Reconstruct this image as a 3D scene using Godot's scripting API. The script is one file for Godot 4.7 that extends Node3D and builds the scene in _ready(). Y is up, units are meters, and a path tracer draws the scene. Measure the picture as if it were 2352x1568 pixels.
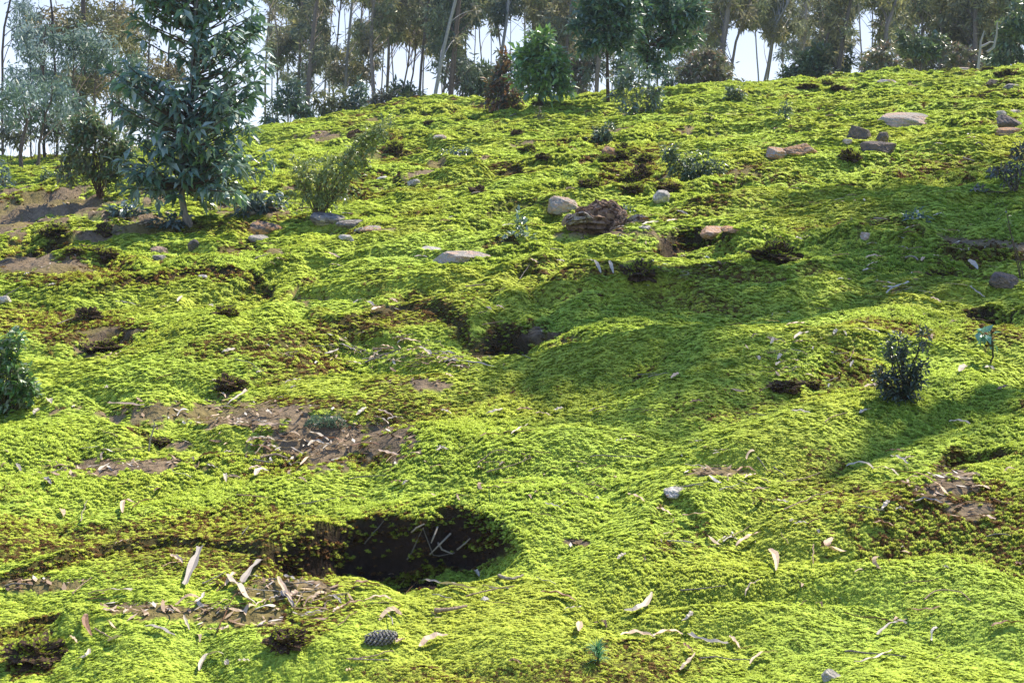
extends Node3D
# A mossy hillside below a eucalyptus wood. Positions are written as points of a 2352 x 1568 sketch and set down on the real hill by spot().

const F := 3231.0
const CX := 1176.0
const CY := 784.0
const EYE := 1.6
const APEX := 2.0
const CLAY := Color(0.28, 0.205, 0.125)
const TO_SUN := Vector3(0.42, 0.81, -0.41)

var pitch := atan(214.0 / 3231.0)
var used := {}
var rng := RandomNumberGenerator.new()
var us := PackedFloat32Array()
var ds := PackedFloat32Array()
var hh := PackedFloat32Array()      # height of the ground at each grid point
var soil := PackedFloat32Array()    # 1 where the earth is bare
var dry := PackedFloat32Array()     # 1 where the moss is brown
var deep := PackedFloat32Array()    # 1 where the moss is a deeper green
var sunk := PackedFloat32Array()    # how far hollows go down
var wall_shade := PackedFloat32Array()     # 1 on steep humus faces of hollows, tinted near-black to imitate shade
var fine := PackedFloat32Array()    # 1 where the moss is a close carpet
var M := {}


class MB:
	var v := PackedVector3Array()
	var n := PackedVector3Array()
	var c := PackedColorArray()
	var ix := PackedInt32Array()

	func tri(a: Vector3, b: Vector3, d: Vector3, col: Color) -> void:
		var nn := (b - a).cross(d - a).normalized()
		var k := v.size()
		v.append(a); v.append(d); v.append(b)
		n.append(nn); n.append(nn); n.append(nn)
		c.append(col); c.append(col); c.append(col)
		ix.append(k); ix.append(k + 1); ix.append(k + 2)

	# a lance-shaped leaf: dir runs along it, up is its upper side
	func leaf(a: Vector3, dir: Vector3, up: Vector3, length: float, width: float, sag: float, col: Color) -> void:
		var side := dir.cross(up).normalized()
		up = side.cross(dir).normalized()
		var m := a + dir * (length * 0.42) + up * (sag * length * 0.5)
		var t := a + dir * length - up * (sag * length * 0.4)
		var l := m + side * (width * 0.5) + up * (width * 0.16)
		var r := m - side * (width * 0.5) + up * (width * 0.16)
		tri(a, m, l, col); tri(a, r, m, col)
		tri(l, m, t, col); tri(m, r, t, col)

	func kite(a: Vector3, dir: Vector3, up: Vector3, length: float, width: float, col: Color) -> void:
		var side := dir.cross(up).normalized() * (width * 0.5)
		var m := a + dir * (length * 0.45)
		var t := a + dir * length
		tri(a, m - side, m + side, col); tri(m + side, m - side, t, col)

	func tube(p: PackedVector3Array, r: PackedFloat32Array, sides: int, col: Color, vary: float, g: RandomNumberGenerator) -> void:
		var k := v.size()
		var last := p.size() - 1
		var x := Vector3.RIGHT
		for i in p.size():
			var t := (p[mini(i + 1, last)] - p[maxi(i - 1, 0)]).normalized()
			if absf(t.dot(x)) > 0.9:
				x = Vector3.FORWARD if absf(t.z) < 0.8 else Vector3.UP
			var side := t.cross(x).normalized()
			x = side.cross(t).normalized()
			for s in sides:
				var a := TAU * s / sides
				var o := x * cos(a) + side * sin(a)
				v.append(p[i] + o * r[i] * (1.0 + vary * 0.3 * g.randf_range(-1, 1)))
				n.append(o)
				var f := 1.0 + vary * g.randf_range(-1, 1)
				c.append(Color(col.r * f, col.g * f, col.b * f))
		for i in last:
			for s in sides:
				var a := k + i * sides + s
				var b := k + i * sides + (s + 1) % sides
				ix.append(a); ix.append(a + sides); ix.append(b)
				ix.append(b); ix.append(a + sides); ix.append(b + sides)
		for e in [0, last]:
			var mid := v.size()
			v.append(p[e]); n.append((p[e] - p[1 if e == 0 else last - 1]).normalized()); c.append(col)
			for s in sides:
				var a: int = k + e * sides + s
				var b: int = k + e * sides + (s + 1) % sides
				ix.append(mid)
				ix.append(a if e == 0 else b)
				ix.append(b if e == 0 else a)

	func done(mat: Material) -> ArrayMesh:
		var m := ArrayMesh.new()
		var arr := []
		arr.resize(Mesh.ARRAY_MAX)
		arr[Mesh.ARRAY_VERTEX] = v
		arr[Mesh.ARRAY_NORMAL] = n
		arr[Mesh.ARRAY_COLOR] = c
		arr[Mesh.ARRAY_INDEX] = ix
		m.add_surface_from_arrays(Mesh.PRIMITIVE_TRIANGLES, arr)
		m.surface_set_material(0, mat)
		return m


# ---------------------------------------------------------------- names

func numbered(called: String) -> String:
	var k: int = used.get(called, 0)
	used[called] = k + 1
	return called if k == 0 else "%s_%03d" % [called, k]

func tag(o: Node3D, label: String, category: String, group := "", kind := "") -> Node3D:
	if label: o.set_meta("label", label)
	if category: o.set_meta("category", category)
	if group: o.set_meta("group", group)
	if kind: o.set_meta("kind", kind)
	return o

func base(called: String, where: Vector3) -> Node3D:
	var o := Node3D.new()
	o.name = numbered(called)
	o.position = where
	add_child(o)
	return o

func obj(called: String, mesh: Mesh, parent: Node3D = null, where := Vector3.ZERO) -> MeshInstance3D:
	var o := MeshInstance3D.new()
	o.mesh = mesh
	o.position = where
	if parent == null:
		o.name = numbered(called)
		add_child(o)
	else:
		var k := 0
		for ch in parent.get_children():
			if str(ch.name).begins_with(called) and (str(ch.name).length() == called.length() or str(ch.name)[called.length()] == "_" and str(ch.name).substr(called.length() + 1).is_valid_int()):
				k += 1
		o.name = called if k == 0 else "%s_%03d" % [called, k]
		parent.add_child(o, true)
	return o

func ordinal(k: int) -> String:
	var w := ["", "first", "second", "third", "fourth", "fifth", "sixth", "seventh", "eighth", "ninth", "tenth", "eleventh", "twelfth", "thirteenth", "fourteenth", "fifteenth", "sixteenth", "seventeenth", "eighteenth", "nineteenth", "twentieth"]
	if k < w.size():
		return w[k]
	var tens := ["", "", "twenty", "thirty", "forty", "fifty", "sixty", "seventy", "eighty", "ninety"]
	if k % 10 == 0:
		return ["", "", "twentieth", "thirtieth", "fortieth", "fiftieth", "sixtieth", "seventieth", "eightieth", "ninetieth"][k / 10]
	return "%s-%s" % [tens[k / 10], w[k % 10]]


# ---------------------------------------------------------------- view and ground

func ray(px: float, py: float) -> Vector3:
	return Vector3((px - CX) / F, (CY - py) / F, -1.0).rotated(Vector3.RIGHT, -pitch)

func at(px: float, py: float, d: float) -> Vector3:
	var r := ray(px, py)
	return Vector3(0, EYE, 0) + r * (d / -r.z)

func seen(p: Vector3) -> Vector2:
	var v := (p - Vector3(0, EYE, 0)).rotated(Vector3.RIGHT, pitch)
	return Vector2(CX + F * v.x / -v.z, CY - F * v.y / -v.z)

func hill(x: float, d: float) -> float:
	var g := 0.1655 * d + 0.066 * 25.0 * tanh(x / 25.0)
	var e := d - 21.0
	if e > 0.0:
		g -= 0.00556 * (e * e if e < 22.0 else 484.0 + 44.0 * (e - 22.0))
	g -= 0.55 * smoothstep(-1.5, -9.0, x) * smoothstep(9.0, 22.0, d)
	return g

func bare_spot(px: float, py: float) -> Vector3:   # on the smooth hill
	var r := ray(px, py)
	var d := 2.0
	while d < 45.0:
		var p := Vector3(0, EYE, 0) + r * (d / -r.z)
		if p.y < hill(p.x, d):
			return p
		d += 0.01 + 0.003 * d
	return Vector3(0, EYE, 0) + r * (26.0 / -r.z)

func height(x: float, d: float) -> float:
	var u := x / (d + APEX)
	var i := clampi(us.bsearch(u) - 1, 0, us.size() - 2)
	var j := clampi(ds.bsearch(d) - 1, 0, ds.size() - 2)
	var fu := clampf((u - us[i]) / (us[i + 1] - us[i]), 0, 1)
	var fd := clampf((d - ds[j]) / (ds[j + 1] - ds[j]), 0, 1)
	var k := j * us.size() + i
	return lerpf(lerpf(hh[k], hh[k + 1], fu), lerpf(hh[k + us.size()], hh[k + us.size() + 1], fu), fd)

func on_ground(p: Vector3) -> Vector3:
	return Vector3(p.x, height(p.x, -p.z), p.z)

func spot(px: float, py: float) -> Vector3:
	var r := ray(px, py)
	var best := Vector3.ZERO
	var least := 1e9
	var d := 2.2
	while d < 34.0:
		var p := Vector3(0, EYE, 0) + r * (d / -r.z)
		var gap := p.y - height(p.x, d)
		if gap < 0.0:
			return on_ground(p)
		if gap / d < least:
			least = gap / d
			best = p
		d += 0.006 + 0.0025 * d
	return on_ground(best)

func noise(s: int, freq: float, octaves := 1) -> FastNoiseLite:
	var f := FastNoiseLite.new()
	f.seed = s
	f.noise_type = FastNoiseLite.TYPE_SIMPLEX_SMOOTH
	f.frequency = freq
	f.fractal_type = FastNoiseLite.FRACTAL_FBM if octaves > 1 else FastNoiseLite.FRACTAL_NONE
	f.fractal_octaves = octaves
	return f


# ---------------------------------------------------------------- materials

func surface(called: String, rough: float, lets := 0.0, spec := 0.3) -> StandardMaterial3D:
	var m := StandardMaterial3D.new()
	m.resource_name = called
	m.vertex_color_use_as_albedo = true
	m.roughness = rough
	m.metallic_specular = spec
	if lets > 0.0:
		m.backlight_enabled = true
		m.backlight = Color(lets, lets, lets)
	return m

func grain(m: StandardMaterial3D, s: int, freq: float, lo: float, size: float, bump: float, stretch := Vector3.ONE) -> void:
	var n := FastNoiseLite.new()
	n.seed = s
	n.frequency = freq
	n.fractal_octaves = 5
	n.fractal_gain = 0.6
	var t := NoiseTexture2D.new()
	t.width = 512
	t.height = 512
	t.seamless = true
	t.noise = n
	var g := Gradient.new()
	g.set_color(0, Color(lo, lo, lo))
	g.set_color(1, Color(1, 1, 1))
	t.color_ramp = g
	m.albedo_texture = t
	m.uv1_triplanar = true
	m.uv1_world_triplanar = true
	m.uv1_scale = stretch / size
	if bump > 0.0:
		var h := NoiseTexture2D.new()
		h.width = 512
		h.height = 512
		h.seamless = true
		h.noise = n
		m.heightmap_enabled = true
		m.heightmap_texture = h
		m.heightmap_scale = bump

func make_materials() -> void:
	M.ground = surface("earth", 0.95, 0.0, 0.2)
	grain(M.ground, 5, 0.02, 0.62, 0.35, 1.2)
	M.moss = surface("moss", 0.75, 0.75, 0.25)
	M.foliage = surface("foliage", 0.5, 0.9, 0.5)
	M.gloss = surface("glossy leaf", 0.32, 0.75, 0.6)
	M.bark = surface("bark", 0.9, 0.0, 0.2)
	grain(M.bark, 9, 0.03, 0.6, 0.6, 1.0, Vector3(3, 0.5, 3))
	M.stone = surface("stone", 0.85, 0.0, 0.3)
	grain(M.stone, 12, 0.02, 0.74, 0.25, 1.5)
	M.litter = surface("dry leaf", 0.6, 0.45, 0.4)
	grain(M.litter, 15, 0.03, 0.8, 0.06, 0.0, Vector3(1, 1, 1))
	M.wood = surface("dead wood", 0.9, 0.0, 0.2)
	grain(M.wood, 21, 0.03, 0.62, 0.12, 0.8)


# ---------------------------------------------------------------- the hill

func lay_grid() -> void:
	var u := PackedFloat32Array()
	for k in range(34, 0, -1):
		u.append(-0.41 - 0.0035 * k - 0.0017 * pow(k, 2.05))
	for k in 600:
		u.append(lerpf(-0.41, 0.41, k / 599.0))
	for k in range(1, 35):
		u.append(0.41 + 0.0035 * k + 0.0017 * pow(k, 2.05))
	us = u
	var d := -1.6
	while d < 150.0:
		ds.append(d)
		d += 0.12 if d < 2.0 else clampf(d * d * 0.00075, 0.008, 0.11) if d < 36.0 else 0.11 + (d - 36.0) * 0.12

# rows and columns of the grid that a box of the sketch covers
func patch(x0: float, y0: float, x1: float, y1: float) -> Rect2i:
	var near := -bare_spot((x0 + x1) / 2, y1).z
	var far := -bare_spot((x0 + x1) / 2, y0).z
	near -= 0.05 + near * 0.05
	far += 0.05 + far * 0.08
	var a := INF
	var b := -INF
	for d in [near, far]:
		a = minf(a, ray(x0, y1).x * d / (d + APEX))
		b = maxf(b, ray(x1, y1).x * d / (d + APEX))
	var i0 := clampi(us.bsearch(a) - 2, 0, us.size() - 1)
	var i1 := clampi(us.bsearch(b) + 2, 0, us.size() - 1)
	var j0 := clampi(ds.bsearch(near) - 2, 0, ds.size() - 1)
	var j1 := clampi(ds.bsearch(far) + 2, 0, ds.size() - 1)
	return Rect2i(i0, j0, i1 - i0, j1 - j0)

func hollow(cx: float, top: float, bottom: float, half: float, drop: float, wobble: FastNoiseLite) -> void:
	var far := -bare_spot(cx, top).z
	var near := -bare_spot(cx, bottom).z
	var mid := (near + far) / 2
	var xc := ray(cx, (top + bottom) / 2).x * mid
	var hw := half / F * mid
	var r := patch(cx - half * 1.4, top - 60, cx + half * 1.4, bottom + 40)
	for j in range(r.position.y, r.end.y):
		var d := ds[j]
		for i in range(r.position.x, r.end.x):
			var x := us[i] * (d + APEX)
			var w := (x - xc) / hw + 0.22 * wobble.get_noise_2d(x * 3.0, d * 2.0)
			var lag := 1.0 - 0.55 * w * w
			if absf(w) > 1.2:
				continue
			var t := (d - near) / (far - near) + 0.16 * wobble.get_noise_2d(x * 4.0 + 50.0, d * 1.5)
			t = t / maxf(lag, 0.3)
			var down := smoothstep(-0.15, 0.72, t) * (1.0 - smoothstep(0.93, 1.03, t)) * smoothstep(0.0, 0.75, 1.2 - absf(w))
			var k := j * us.size() + i
			sunk[k] = maxf(sunk[k], drop * down)
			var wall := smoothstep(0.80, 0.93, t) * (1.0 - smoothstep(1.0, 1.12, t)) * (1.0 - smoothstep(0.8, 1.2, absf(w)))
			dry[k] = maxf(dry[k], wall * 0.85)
			wall_shade[k] = maxf(wall_shade[k], wall * minf(1.0, drop * 9.0))
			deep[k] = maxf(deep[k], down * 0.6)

func hump(cx: float, cy: float, rx: float, ry: float, rise: float) -> void:
	var c := bare_spot(cx, cy)
	var near := -bare_spot(cx, cy + ry).z
	var far := -bare_spot(cx, cy - ry).z
	var hx := rx / F * -c.z
	var r := patch(cx - rx * 2.2, cy - ry * 2.5, cx + rx * 2.2, cy + ry * 2.2)
	for j in range(r.position.y, r.end.y):
		var d := ds[j]
		for i in range(r.position.x, r.end.x):
			var x := us[i] * (d + APEX)
			var a := (x - c.x) / hx
			var b := (d + c.z) / (far + c.z) if d > -c.z else (d + c.z) / (-c.z - near)
			hh[j * us.size() + i] += rise * exp(-1.3 * (a * a + b * b))

func stain(cx: float, cy: float, rx: float, ry: float, what: String, much: float, edge: FastNoiseLite) -> void:
	var r := patch(cx - rx * 1.5, cy - ry * 1.5, cx + rx * 1.5, cy + ry * 1.5)
	for j in range(r.position.y, r.end.y):
		var d := ds[j]
		for i in range(r.position.x, r.end.x):
			var x := us[i] * (d + APEX)
			var k := j * us.size() + i
			var s := seen(Vector3(x, hh[k], -d))
			var a := (s.x - cx) / rx
			var b := (s.y - cy) / ry
			var q := sqrt(a * a + b * b) + 0.55 * edge.get_noise_2d(x * 2.0, d * 1.3) + 0.45 * edge.get_noise_2d(x * 7.0, d * 5.0) + 0.5 * edge.get_noise_2d(x * 24.0, d * 18.0)
			var f := much * (1.0 - smoothstep(0.6, 1.05, q))
			match what:
				"soil": soil[k] = maxf(soil[k], f)
				"dry": dry[k] = maxf(dry[k], f)
				"green": soil[k] *= 1.0 - f
				"fine":
					fine[k] = maxf(fine[k], f)
					soil[k] *= 1.0 - f
					dry[k] *= 1.0 - f

func shape_ground() -> void:
	lay_grid()
	var nu := us.size()
	var nd := ds.size()
	var total := nu * nd
	hh.resize(total); sunk.resize(total); wall_shade.resize(total); soil.resize(total); dry.resize(total); deep.resize(total); fine.resize(total)
	var n1 := noise(1, 0.42)
	var n2 := noise(2, 1.05)
	var n3 := noise(3, 3.0)
	var n4 := noise(4, 9.0)
	var n9 := noise(19, 20.0)
	var n5 := noise(5, 0.8, 3)
	var n6 := noise(6, 0.6, 3)
	var n7 := noise(7, 0.35, 3)
	var n8 := noise(8, 0.5, 2)
	for j in nd:
		var d := ds[j]
		for i in nu:
			var x := us[i] * (d + APEX)
			var k := j * nu + i
			var g := hill(x, d)
			if d < 60.0 and absf(us[i]) < 0.8:
				var warp := 0.25 * n1.get_noise_2d(x * 2.0 + 30.0, d * 2.0)
				var b1 := n1.get_noise_2d(x * 0.9, d * 1.1)
				var b2 := absf(n2.get_noise_2d(x * 0.8 + warp, d * 1.15 + warp))
				var b3 := absf(n3.get_noise_2d(x * 0.85, d + warp))
				var b4 := n4.get_noise_2d(x, d)
				var calm := 0.55 + 0.45 * n7.get_noise_2d(x + 9.0, d)
				g += 0.075 * b1 + (0.115 * b2 + lerpf(0.020, 0.050, smoothstep(4.0, 12.0, d)) * b3) * (0.6 + calm * 0.6) + 0.009 * absf(b4)
				var ledge := n2.get_noise_2d(x * 0.5 + 100.0 + warp, d * 0.85 + 50.0)
				g += 0.065 * smoothstep(-0.03, 0.09, ledge) * smoothstep(5.0, 9.0, d)
				if d < 14.0:
					g += 0.002 * n9.get_noise_2d(x, d)
				var s := n5.get_noise_2d(x, d * 0.9)
				soil[k] = smoothstep(0.30, 0.46, s - 0.35 * b2) * 0.9 * smoothstep(4.5, 9.0, d)
				dry[k] = smoothstep(0.12, 0.45, n6.get_noise_2d(x, d) - 0.25 * b2 + 0.10) * 0.75
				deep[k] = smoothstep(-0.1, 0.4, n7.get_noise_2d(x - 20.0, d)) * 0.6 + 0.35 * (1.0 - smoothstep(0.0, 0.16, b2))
				fine[k] = smoothstep(-0.28, 0.12, n8.get_noise_2d(x + 40.0, d)) * smoothstep(0.05, 0.2, b2 + 0.5 * b3)
			else:
				soil[k] = 0.4
			hh[k] = g
	var wob := noise(17, 0.6, 2)
	# [centre, top, bottom, half width, depth in metres]
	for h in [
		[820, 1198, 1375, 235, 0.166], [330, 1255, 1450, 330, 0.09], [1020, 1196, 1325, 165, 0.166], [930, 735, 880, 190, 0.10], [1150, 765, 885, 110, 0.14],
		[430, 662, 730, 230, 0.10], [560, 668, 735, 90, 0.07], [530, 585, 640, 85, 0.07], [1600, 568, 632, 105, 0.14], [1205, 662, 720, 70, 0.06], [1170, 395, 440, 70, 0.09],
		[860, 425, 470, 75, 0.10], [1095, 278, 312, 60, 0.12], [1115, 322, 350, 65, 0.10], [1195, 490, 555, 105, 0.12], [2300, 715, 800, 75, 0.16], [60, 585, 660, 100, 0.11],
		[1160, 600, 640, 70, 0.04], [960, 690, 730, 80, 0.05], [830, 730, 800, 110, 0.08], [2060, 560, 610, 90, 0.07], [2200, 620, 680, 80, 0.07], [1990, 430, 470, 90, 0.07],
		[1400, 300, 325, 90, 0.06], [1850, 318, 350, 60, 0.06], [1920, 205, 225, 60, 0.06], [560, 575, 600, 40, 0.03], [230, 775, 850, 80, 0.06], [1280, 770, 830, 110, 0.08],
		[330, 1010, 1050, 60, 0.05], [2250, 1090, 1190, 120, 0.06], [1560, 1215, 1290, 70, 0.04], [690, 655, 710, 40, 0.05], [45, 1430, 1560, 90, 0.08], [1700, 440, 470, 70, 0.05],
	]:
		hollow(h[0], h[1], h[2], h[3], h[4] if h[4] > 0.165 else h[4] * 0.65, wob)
	for k in total:
		hh[k] -= sunk[k]
	for h in [[520, 840, 260, 60, 0.13], [1600, 870, 330, 45, 0.11], [640, 735, 50, 22, 0.06], [1000, 250, 160, 14, 0.16], [2240, 165, 240, 14, 0.14], [2050, 950, 90, 28, 0.05], [290, 1040, 70, 22, 0.04], [130, 960, 160, 35, 0.05], [1600, 1200, 420, 60, 0.05], [150, 1490, 120, 40, 0.05]]:
		hump(h[0], h[1], h[2], h[3], h[4])
	for s in [
		[500, 950, 300, 34], [720, 1010, 210, 64], [560, 960, 140, 30], [330, 1070, 190, 24], [990, 880, 110, 18], [1240, 765, 90, 30], [130, 470, 240, 52], [60, 485, 200, 56], [200, 455, 120, 24], [20, 520, 120, 30], [80, 605, 120, 26], [235, 800, 70, 26], [250, 760, 80, 12],
		[755, 315, 75, 16], [1440, 298, 110, 9], [1760, 271, 55, 7], [1640, 305, 75, 8], [1705, 388, 45, 16], [640, 580, 40, 12], [535, 577, 28, 8], [935, 402, 35, 8], [705, 685, 40, 22], [2190, 1110, 90, 36],
		[2240, 1170, 60, 24], [1590, 1245, 60, 24], [60, 1345, 150, 22], [560, 1415, 90, 20], [330, 1400, 130, 22], [690, 1350, 110, 22], [1800, 890, 50, 18], [330, 520, 130, 22], [600, 480, 130, 16], [980, 262, 40, 8], [860, 275, 40, 6],
		[1390, 535, 110, 12], [520, 905, 60, 18], [1480, 800, 60, 10], [1330, 1245, 40, 12], [200, 365, 90, 10], [990, 395, 40, 6], [410, 1020, 50, 14], [1620, 210, 60, 6], [1490, 232, 60, 5], [870, 705, 50, 8], [1650, 1080, 90, 14],
	]:
		stain(s[0], s[1], s[2], s[3], "soil", 0.93, wob)
	for s in [[950, 1220, 200, 50], [60, 1490, 90, 60], [2230, 1140, 140, 70], [820, 745, 90, 25], [1210, 760, 130, 40], [150, 620, 170, 40], [700, 925, 160, 22], [2300, 760, 80, 45], [1580, 1245, 110, 40], [2150, 370, 160, 40], [1450, 375, 110, 60], [200, 745, 140, 50], [700, 1440, 80, 30], [1950, 880, 140, 22], [420, 1190, 200, 26]]:
		stain(s[0], s[1], s[2], s[3], "dry", 0.85, wob)
	for s in [[480, 860, 200, 55], [1700, 1210, 330, 90], [1250, 1330, 160, 70], [330, 690, 260, 45], [1150, 480, 220, 40], [1100, 640, 260, 40], [1600, 900, 300, 40], [2000, 1440, 260, 70], [1900, 300, 330, 90], [1300, 270, 300, 25], [900, 1120, 230, 30], [1750, 480, 220, 50], [200, 1180, 220, 30]]:
		stain(s[0], s[1], s[2], s[3], "fine", 0.8, wob)

func build_ground() -> void:
	var nu := us.size()
	var nd := ds.size()
	var v := PackedVector3Array()
	var n := PackedVector3Array()
	var c := PackedColorArray()
	v.resize(nu * nd); n.resize(nu * nd); c.resize(nu * nd)
	var tone := noise(31, 1.6, 3)
	for j in nd:
		for i in nu:
			v[j * nu + i] = Vector3(us[i] * (ds[j] + APEX), hh[j * nu + i], -ds[j])
	for j in nd:
		for i in nu:
			var k := j * nu + i
			var a := v[j * nu + maxi(i - 1, 0)]
			var b := v[j * nu + mini(i + 1, nu - 1)]
			var e := v[maxi(j - 1, 0) * nu + i]
			var f := v[mini(j + 1, nd - 1) * nu + i]
			n[k] = (b - a).cross(f - e).normalized()
			var p := v[k]
			var t := 1.0 + 0.5 * tone.get_noise_2d(p.x, p.z)
			var earth := Color(CLAY.r * t, CLAY.g * t, CLAY.b * t)
			var under := Color(0.23, 0.28, 0.045).lerp(Color(0.45, 0.54, 0.075), fine[k]).lerp(Color(0.11, 0.075, 0.03), dry[k])
			var film := smoothstep(0.05, 0.3, tone.get_noise_2d(p.x * 0.35 + 70.0, p.z * 0.35)) * 0.6
			film = maxf(film, 0.75 * (1.0 - smoothstep(0.45, 0.95, soil[k])))
			earth = earth.lerp(Color(0.26, 0.22, 0.055), film)
			c[k] = under.lerp(earth, smoothstep(0.25, 0.7, soil[k])).lerp(Color(0.045, 0.030, 0.020), wall_shade[k])  # hollow walls: humus painted near-black so the shade looks deeper
	var ix := PackedInt32Array()
	ix.resize((nu - 1) * (nd - 1) * 6)
	var q := 0
	for j in nd - 1:
		for i in nu - 1:
			var k := j * nu + i
			ix[q] = k; ix[q + 1] = k + nu; ix[q + 2] = k + 1
			ix[q + 3] = k + 1; ix[q + 4] = k + nu; ix[q + 5] = k + nu + 1
			q += 6
	var b := MB.new()
	b.v = v; b.n = n; b.c = c; b.ix = ix
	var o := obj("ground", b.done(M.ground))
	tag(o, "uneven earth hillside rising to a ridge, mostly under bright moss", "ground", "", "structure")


# ---------------------------------------------------------------- moss

func rosette(s: int, arms: int, low: float, wide: float) -> ArrayMesh:
	var g := RandomNumberGenerator.new()
	g.seed = s
	var b := MB.new()
	for ring in [[arms, low, 1.0, 0.92], [arms, low + 0.45, 0.95, 1.05], [4, 1.25, 0.85, 1.2]]:
		for k in ring[0]:
			var a: float = TAU * (k + g.randf() * 0.7) / ring[0]
			var e: float = ring[1] + g.randf_range(-0.15, 0.15)
			var dir := Vector3(cos(a) * cos(e), sin(e), sin(a) * cos(e))
			var side := Vector3(-sin(a), 0, cos(a)) * wide * g.randf_range(0.8, 1.1)
			var len: float = ring[2] * g.randf_range(0.8, 1.1)
			var tone: float = ring[3] * g.randf_range(0.9, 1.1)
			var from := Vector3(0, 0.1, 0) + dir * 0.12
			var q := b.v.size()
			var l := from + dir * len * 0.5 - side * 0.35
			var r := from + dir * len * 0.5 + side * 0.35
			var nn := (dir * 0.55 + Vector3.UP * 0.85).normalized()
			if (r - l).cross(dir).dot(nn) < 0.0:
				var sw := l
				l = r
				r = sw
			b.tri(l, r, from + dir * len, Color(tone, tone, tone))
			b.tri(r, l, from, Color(tone * 0.85, tone * 0.85, tone * 0.8))
			for z in range(q, q + 6):
				b.n[z] = nn
	return b.done(M.moss)

func build_moss() -> void:
	var meshes := [rosette(1, 7, 0.3, 0.75), rosette(2, 7, 0.45, 0.85), rosette(3, 6, 0.3, 0.5)]
	var where := [[], [], []]
	var tint := [[], [], []]
	var tone := noise(41, 1.3, 3)
	var hue := noise(47, 0.7, 4)
	var clump := noise(53, 4.0, 2)
	var lumps := noise(59, 14.0, 3)
	var nu := us.size()
	var g := RandomNumberGenerator.new()
	g.seed = 77
	var lime := Color(0.50, 0.605, 0.08)
	var mid := Color(0.39, 0.50, 0.065)
	var dark := Color(0.23, 0.30, 0.045)
	var brown := Color(0.20, 0.12, 0.03)
	var rust := Color(0.12, 0.050, 0.018)
	var d := 2.9
	while d < 36.0:
		var s := maxf(0.0056, d * 0.00195)
		var edge := 0.364 * d * 1.1 + 0.15
		var x := -edge
		var again := 0
		var last := -1.0
		while x < edge:
			var px := x + g.randf_range(-0.5, 0.5) * s
			var pd := d + g.randf_range(-0.6, 0.6) * s
			if again > 0:
				again -= 1
			else:
				x += s
			var i := clampi(us.bsearch(px / (pd + APEX)), 1, nu - 2)
			var j := clampi(ds.bsearch(pd), 1, ds.size() - 2)
			var k := j * nu + i
			var bare := soil[k]
			if bare > 0.05 and g.randf() < bare * 1.15 - 0.05:
				continue
			var f := fine[k]
			var y := height(px, pd)
			var rise := absf(hh[k + nu] - hh[k - nu]) / (ds[j + 1] - ds[j - 1])
			if rise > 1.0 and last != x:
				last = x
				again = mini(9, int(rise * 2.0))
			if wall_shade[k] > 0.2 and g.randf() < wall_shade[k] * (0.96 if clump.get_noise_2d(px, y * 2.5 + pd) < 0.12 else 0.1):
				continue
			var slope := Vector3(-(hh[k + 1] - hh[k - 1]) / ((us[i + 1] - us[i - 1]) * (pd + APEX)), 1.0, (hh[k + nu] - hh[k - nu]) / (ds[j + 1] - ds[j - 1]))
			var up := slope.normalized().lerp(Vector3.UP, 0.35 + 0.45 * minf(1.0, wall_shade[k] * 2.0)).normalized()
			up = (up + Vector3(g.randf_range(-0.28, 0.28), 0, g.randf_range(-0.28, 0.28))).normalized()
			var side := up.cross(Vector3(cos(g.randf() * TAU), 0.1, sin(g.randf() * TAU))).normalized()
			var size := s * lerpf(1.02, 0.78, f) * g.randf_range(0.6, 1.4)
			if size < 0.0048:
				size = 0.0048 * g.randf_range(0.8, 1.3)
			var kind := 1 if f > 0.45 else 0
			var h := size * lerpf(1.0, 0.6, f) * g.randf_range(0.8, 1.25)
			var wide := lerpf(1.15, 1.4, f)
			h *= 0.92 + 0.4 * lumps.get_noise_2d(px + 30.0, pd)
			var t := tone.get_noise_2d(px, pd)
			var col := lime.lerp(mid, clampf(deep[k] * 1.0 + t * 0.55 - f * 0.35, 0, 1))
			var straw := hue.get_noise_2d(px, pd)
			if straw > 0.0:
				col = col.lerp(Color(0.50, 0.47, 0.07), minf(0.35, straw * 0.7))
			else:
				col = col.lerp(Color(0.48, 0.63, 0.10), minf(0.6, -straw * 1.2))
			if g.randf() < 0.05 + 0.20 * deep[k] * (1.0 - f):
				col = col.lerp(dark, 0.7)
			var old := dry[k]
			if g.randf() < old * 0.75 + bare * 0.3:
				col = brown.lerp(rust, g.randf())
				kind = 2
				h *= 0.8
			elif old > 0.2:
				col = col.lerp(Color(0.34, 0.30, 0.025), old * 0.45)
			var v := g.randf_range(0.82, 1.18)
			col = Color(col.r * v, col.g * v, col.b * v)
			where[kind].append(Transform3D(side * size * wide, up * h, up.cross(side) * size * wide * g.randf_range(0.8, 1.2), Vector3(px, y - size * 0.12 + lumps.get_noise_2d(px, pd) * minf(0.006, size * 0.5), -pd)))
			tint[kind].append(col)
		d += s
	var said := ["bright yellow-green star moss in open tufts all over the hillside", "close smooth carpet of lime-green moss over the hummocks", "brown and rust-red withered moss on banks and edges of bare soil"]
	var called := ["star_moss", "carpet_moss", "withered_moss"]
	for q in 3:
		var mm := MultiMesh.new()
		mm.transform_format = MultiMesh.TRANSFORM_3D
		mm.use_colors = true
		mm.mesh = meshes[q]
		mm.instance_count = where[q].size()
		for k in where[q].size():
			mm.set_instance_transform(k, where[q][k])
			mm.set_instance_color(k, tint[q][k])
		var o := MultiMeshInstance3D.new()
		o.multimesh = mm
		o.name = called[q]
		add_child(o)
		tag(o, said[q], "moss", "", "stuff")
	print("moss ", where[0].size(), " ", where[1].size(), " ", where[2].size())

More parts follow.
